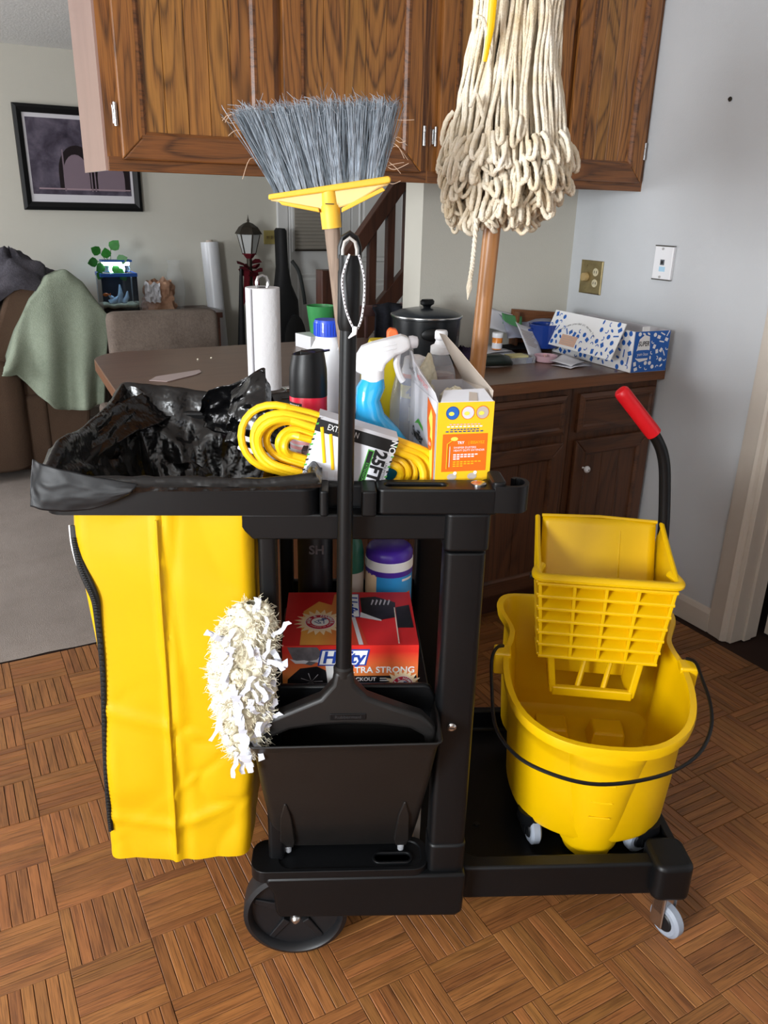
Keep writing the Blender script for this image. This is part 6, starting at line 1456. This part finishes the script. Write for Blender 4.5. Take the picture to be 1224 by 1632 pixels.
# stool with jacket behind the counter
stl = thingK('counter_chair', 'mauve wooden chair pulled up to the far side of the counter', 'chair', -.53, 1.17, .012)
for x in (-.15, .15):
    MB().tube([(x, -.0, 0), (x, .0, .5), (x*1.05, .01, .95)], .016, 8).build('leg', plain('mauve_wood', '#6a4c4a', .5) if x < 0 else bpy.data.materials['mauve_wood'], stl)
    MB().tube([(x, .36, 0), (x, .36, .6)], .016, 8).build('leg', bpy.data.materials['mauve_wood'], stl)
MB().box(-.17, .17, -.02, .38, .6, .63).build('seat', bpy.data.materials['mauve_wood'], stl, smooth=0, bevel=.006)
MB().box(-.17, .17, -.012, .02, .9, .945).build('top_rail', bpy.data.materials['mauve_wood'], stl, smooth=0, bevel=.005)
for x in (-.09, -.03, .03, .09): MB().tube([(x, 0, .63), (x, .005, .91)], .008, 6).build('spindle', bpy.data.materials['mauve_wood'], stl)
jt = thingK('dark_jacket', 'dark jacket hung over the back of the counter chair', 'jacket', -.47, 1.17, .62)
MB().grid(22, 14, lambda u, v: (lerp(-.075, .11, u)*(1-.1*v), -.045+.022*math.sin(u*16)*(1-v*.7)-(.0 if v < .93 else -.04), lerp(0, .345, v)-.02*abs(u-.5))).build('jacket', M['jacket'], jt, smooth=60, solid=.008)
# upholstered chair
tc = thingK('upholstered_chair', 'taupe suede dining chair with a wide low back behind the counter', 'chair', -1.395, 1.34, .012)
MB().loft([[(x, y+.04*((z-.4)/.5), z) for x, y in rrect(-.225+e, .225-e, -.045+e*.5, .045-e*.5, .03)] for z, e in ((.44, .004), (.46, 0), (.90, 0), (.922, .006), (.93, .02))]).build('backrest', M['taupe'], tc, smooth=50)
MB().box(-.225, .225, -.03, .45, .38, .48).build('seat', M['taupe'], tc, smooth=0, bevel=.02)
for x in (-.2, .2):
    for y in (0, .42): MB().box(x-.02, x+.02, y-.02, y+.02, 0, .38).build('leg', M['darkwood'], tc, smooth=0)
# couch with blankets
ch = thingK('couch', 'brown couch with wide padded arm at the left of the living room', 'couch', -2.2, 2.75, .012)
def pad(x0, x1, y0, y1, z0, z1, r=.06, name='cushion'):
    MB().loft([[(x, y, z) for x, y in rrect(x0+e, x1-e, y0+e, y1-e, max(.01, r-e*.3), 5)] for z, e in ((z0, .02), (z0+.02, 0), (z1-r*.8, 0), (z1-r*.3, r*.22), (z1, r*.8))]).build(name, M['couch'], ch, smooth=60)
pad(-.9, .42, -.42, .45, .03, .42, .03, 'base')
pad(-.9, .32, -.50, -.24, .05, .60, .10, 'armrest'); pad(-.9, .32, .3, .55, .05, .60, .10, 'armrest')
pad(-.88, .1, -.24, .3, .4, .5, .06, 'seat_cushion')
MB().loft([[(x, y, z) for x, z in [(.16, .3), (.22, .72), (.30, .92), (.40, .98), (.52, .96), (.63, .85), (.68, .68), (.62, .25), (.56, .06), (.3, .06)]] for y in (-.40, -.38, .48, .5)]).build('backrest', M['couch'], ch, smooth=50, bevel=.03, seg=3)
pad(.0, .22, -.43, -.2, .56, .86, .08, 'side_pillow')
bkt = thingK('sage_blanket', 'sage green fleece blanket draped over the couch back', 'blanket', -1.75, 2.3, .3)
def blk(u, v):
    # u across from the seat side to the back side; v from the far top over the near edge and down
    top = interp([(0, .60), (.12, .74), (.3, .90), (.45, .995), (.6, 1.0), (.75, .95), (.9, .86), (1, .80)], u)
    low = interp([(0, .56), (.12, .55), (.25, .45), (.4, .38), (.55, .345), (.7, .36), (.85, .36), (1, .37)], u)
    au = interp([(0, -1.94), (.3, -1.80), (.6, -1.62), (1, -1.44)], u); al = interp([(0, -1.98), (.25, -1.83), (.55, -1.69), (1, -1.52)], u)
    if v < .35:
        t = v/.35; a = au; b = lerp(2.95, 2.335, t); z = top+.016*math.sin(u*9+t*2)-.012*(1-t)+.012*math.sin(t*1.57)
    else:
        t = (v-.35)/.65; a = lerp(au, al, t); b = 2.315-.03*math.sin(t*1.57)-.075*t*(.5+.5*math.sin(u*17+.6+t))-.02*t*nz(u*6, t*2); z = lerp(top, low, t**1.0)+.012*(1-t)
    return (a+1.75, b-2.3, z-.3+.006*nz(u*8, v*8))
MB().grid(64, 50, blk).build('fleece', M['blanket'], bkt, smooth=80, solid=.012)
gtw = thingK('grey_throw', 'dark grey throw bunched on top of the couch back', 'throw', -1.82, 2.5, 1.0)
def thr(u, v):
    a = 6.283*u; s = math.sin(3.1416*v*.5+.02)
    r = 1+.3*nz(math.cos(a)*1.6, math.sin(a)*1.6, v*3)+.12*nz(math.cos(a)*4, math.sin(a)*4, v*7)
    return (.21*r*math.cos(a)*s-.03, .15*r*math.sin(a)*s, -.05+.16*math.cos(3.1416*v*.5)*r-.16*max(0, -math.cos(a))*s*s-.04*max(0, math.cos(a))*s)
MB().grid(50, 22, thr, wrap=True).build('throw', M['throw'], gtw, smooth=80)
dn = thingK('blue_garment', 'small blue garment lying on the couch behind the grey throw', 'clothing', -1.98, 2.55, 1.02)
MB().grid(30, 14, lambda u, v: (.11*math.cos(6.283*u)*math.sin(1.57*v+.02)*(1+.3*nz(u*6, v*4)), .07*math.sin(6.283*u)*math.sin(1.57*v+.02), .085*math.cos(1.57*v)*(1+.3*nz(u*7, v*5, 2))-.02), wrap=True).build('garment', M['denim'], dn, smooth=80)
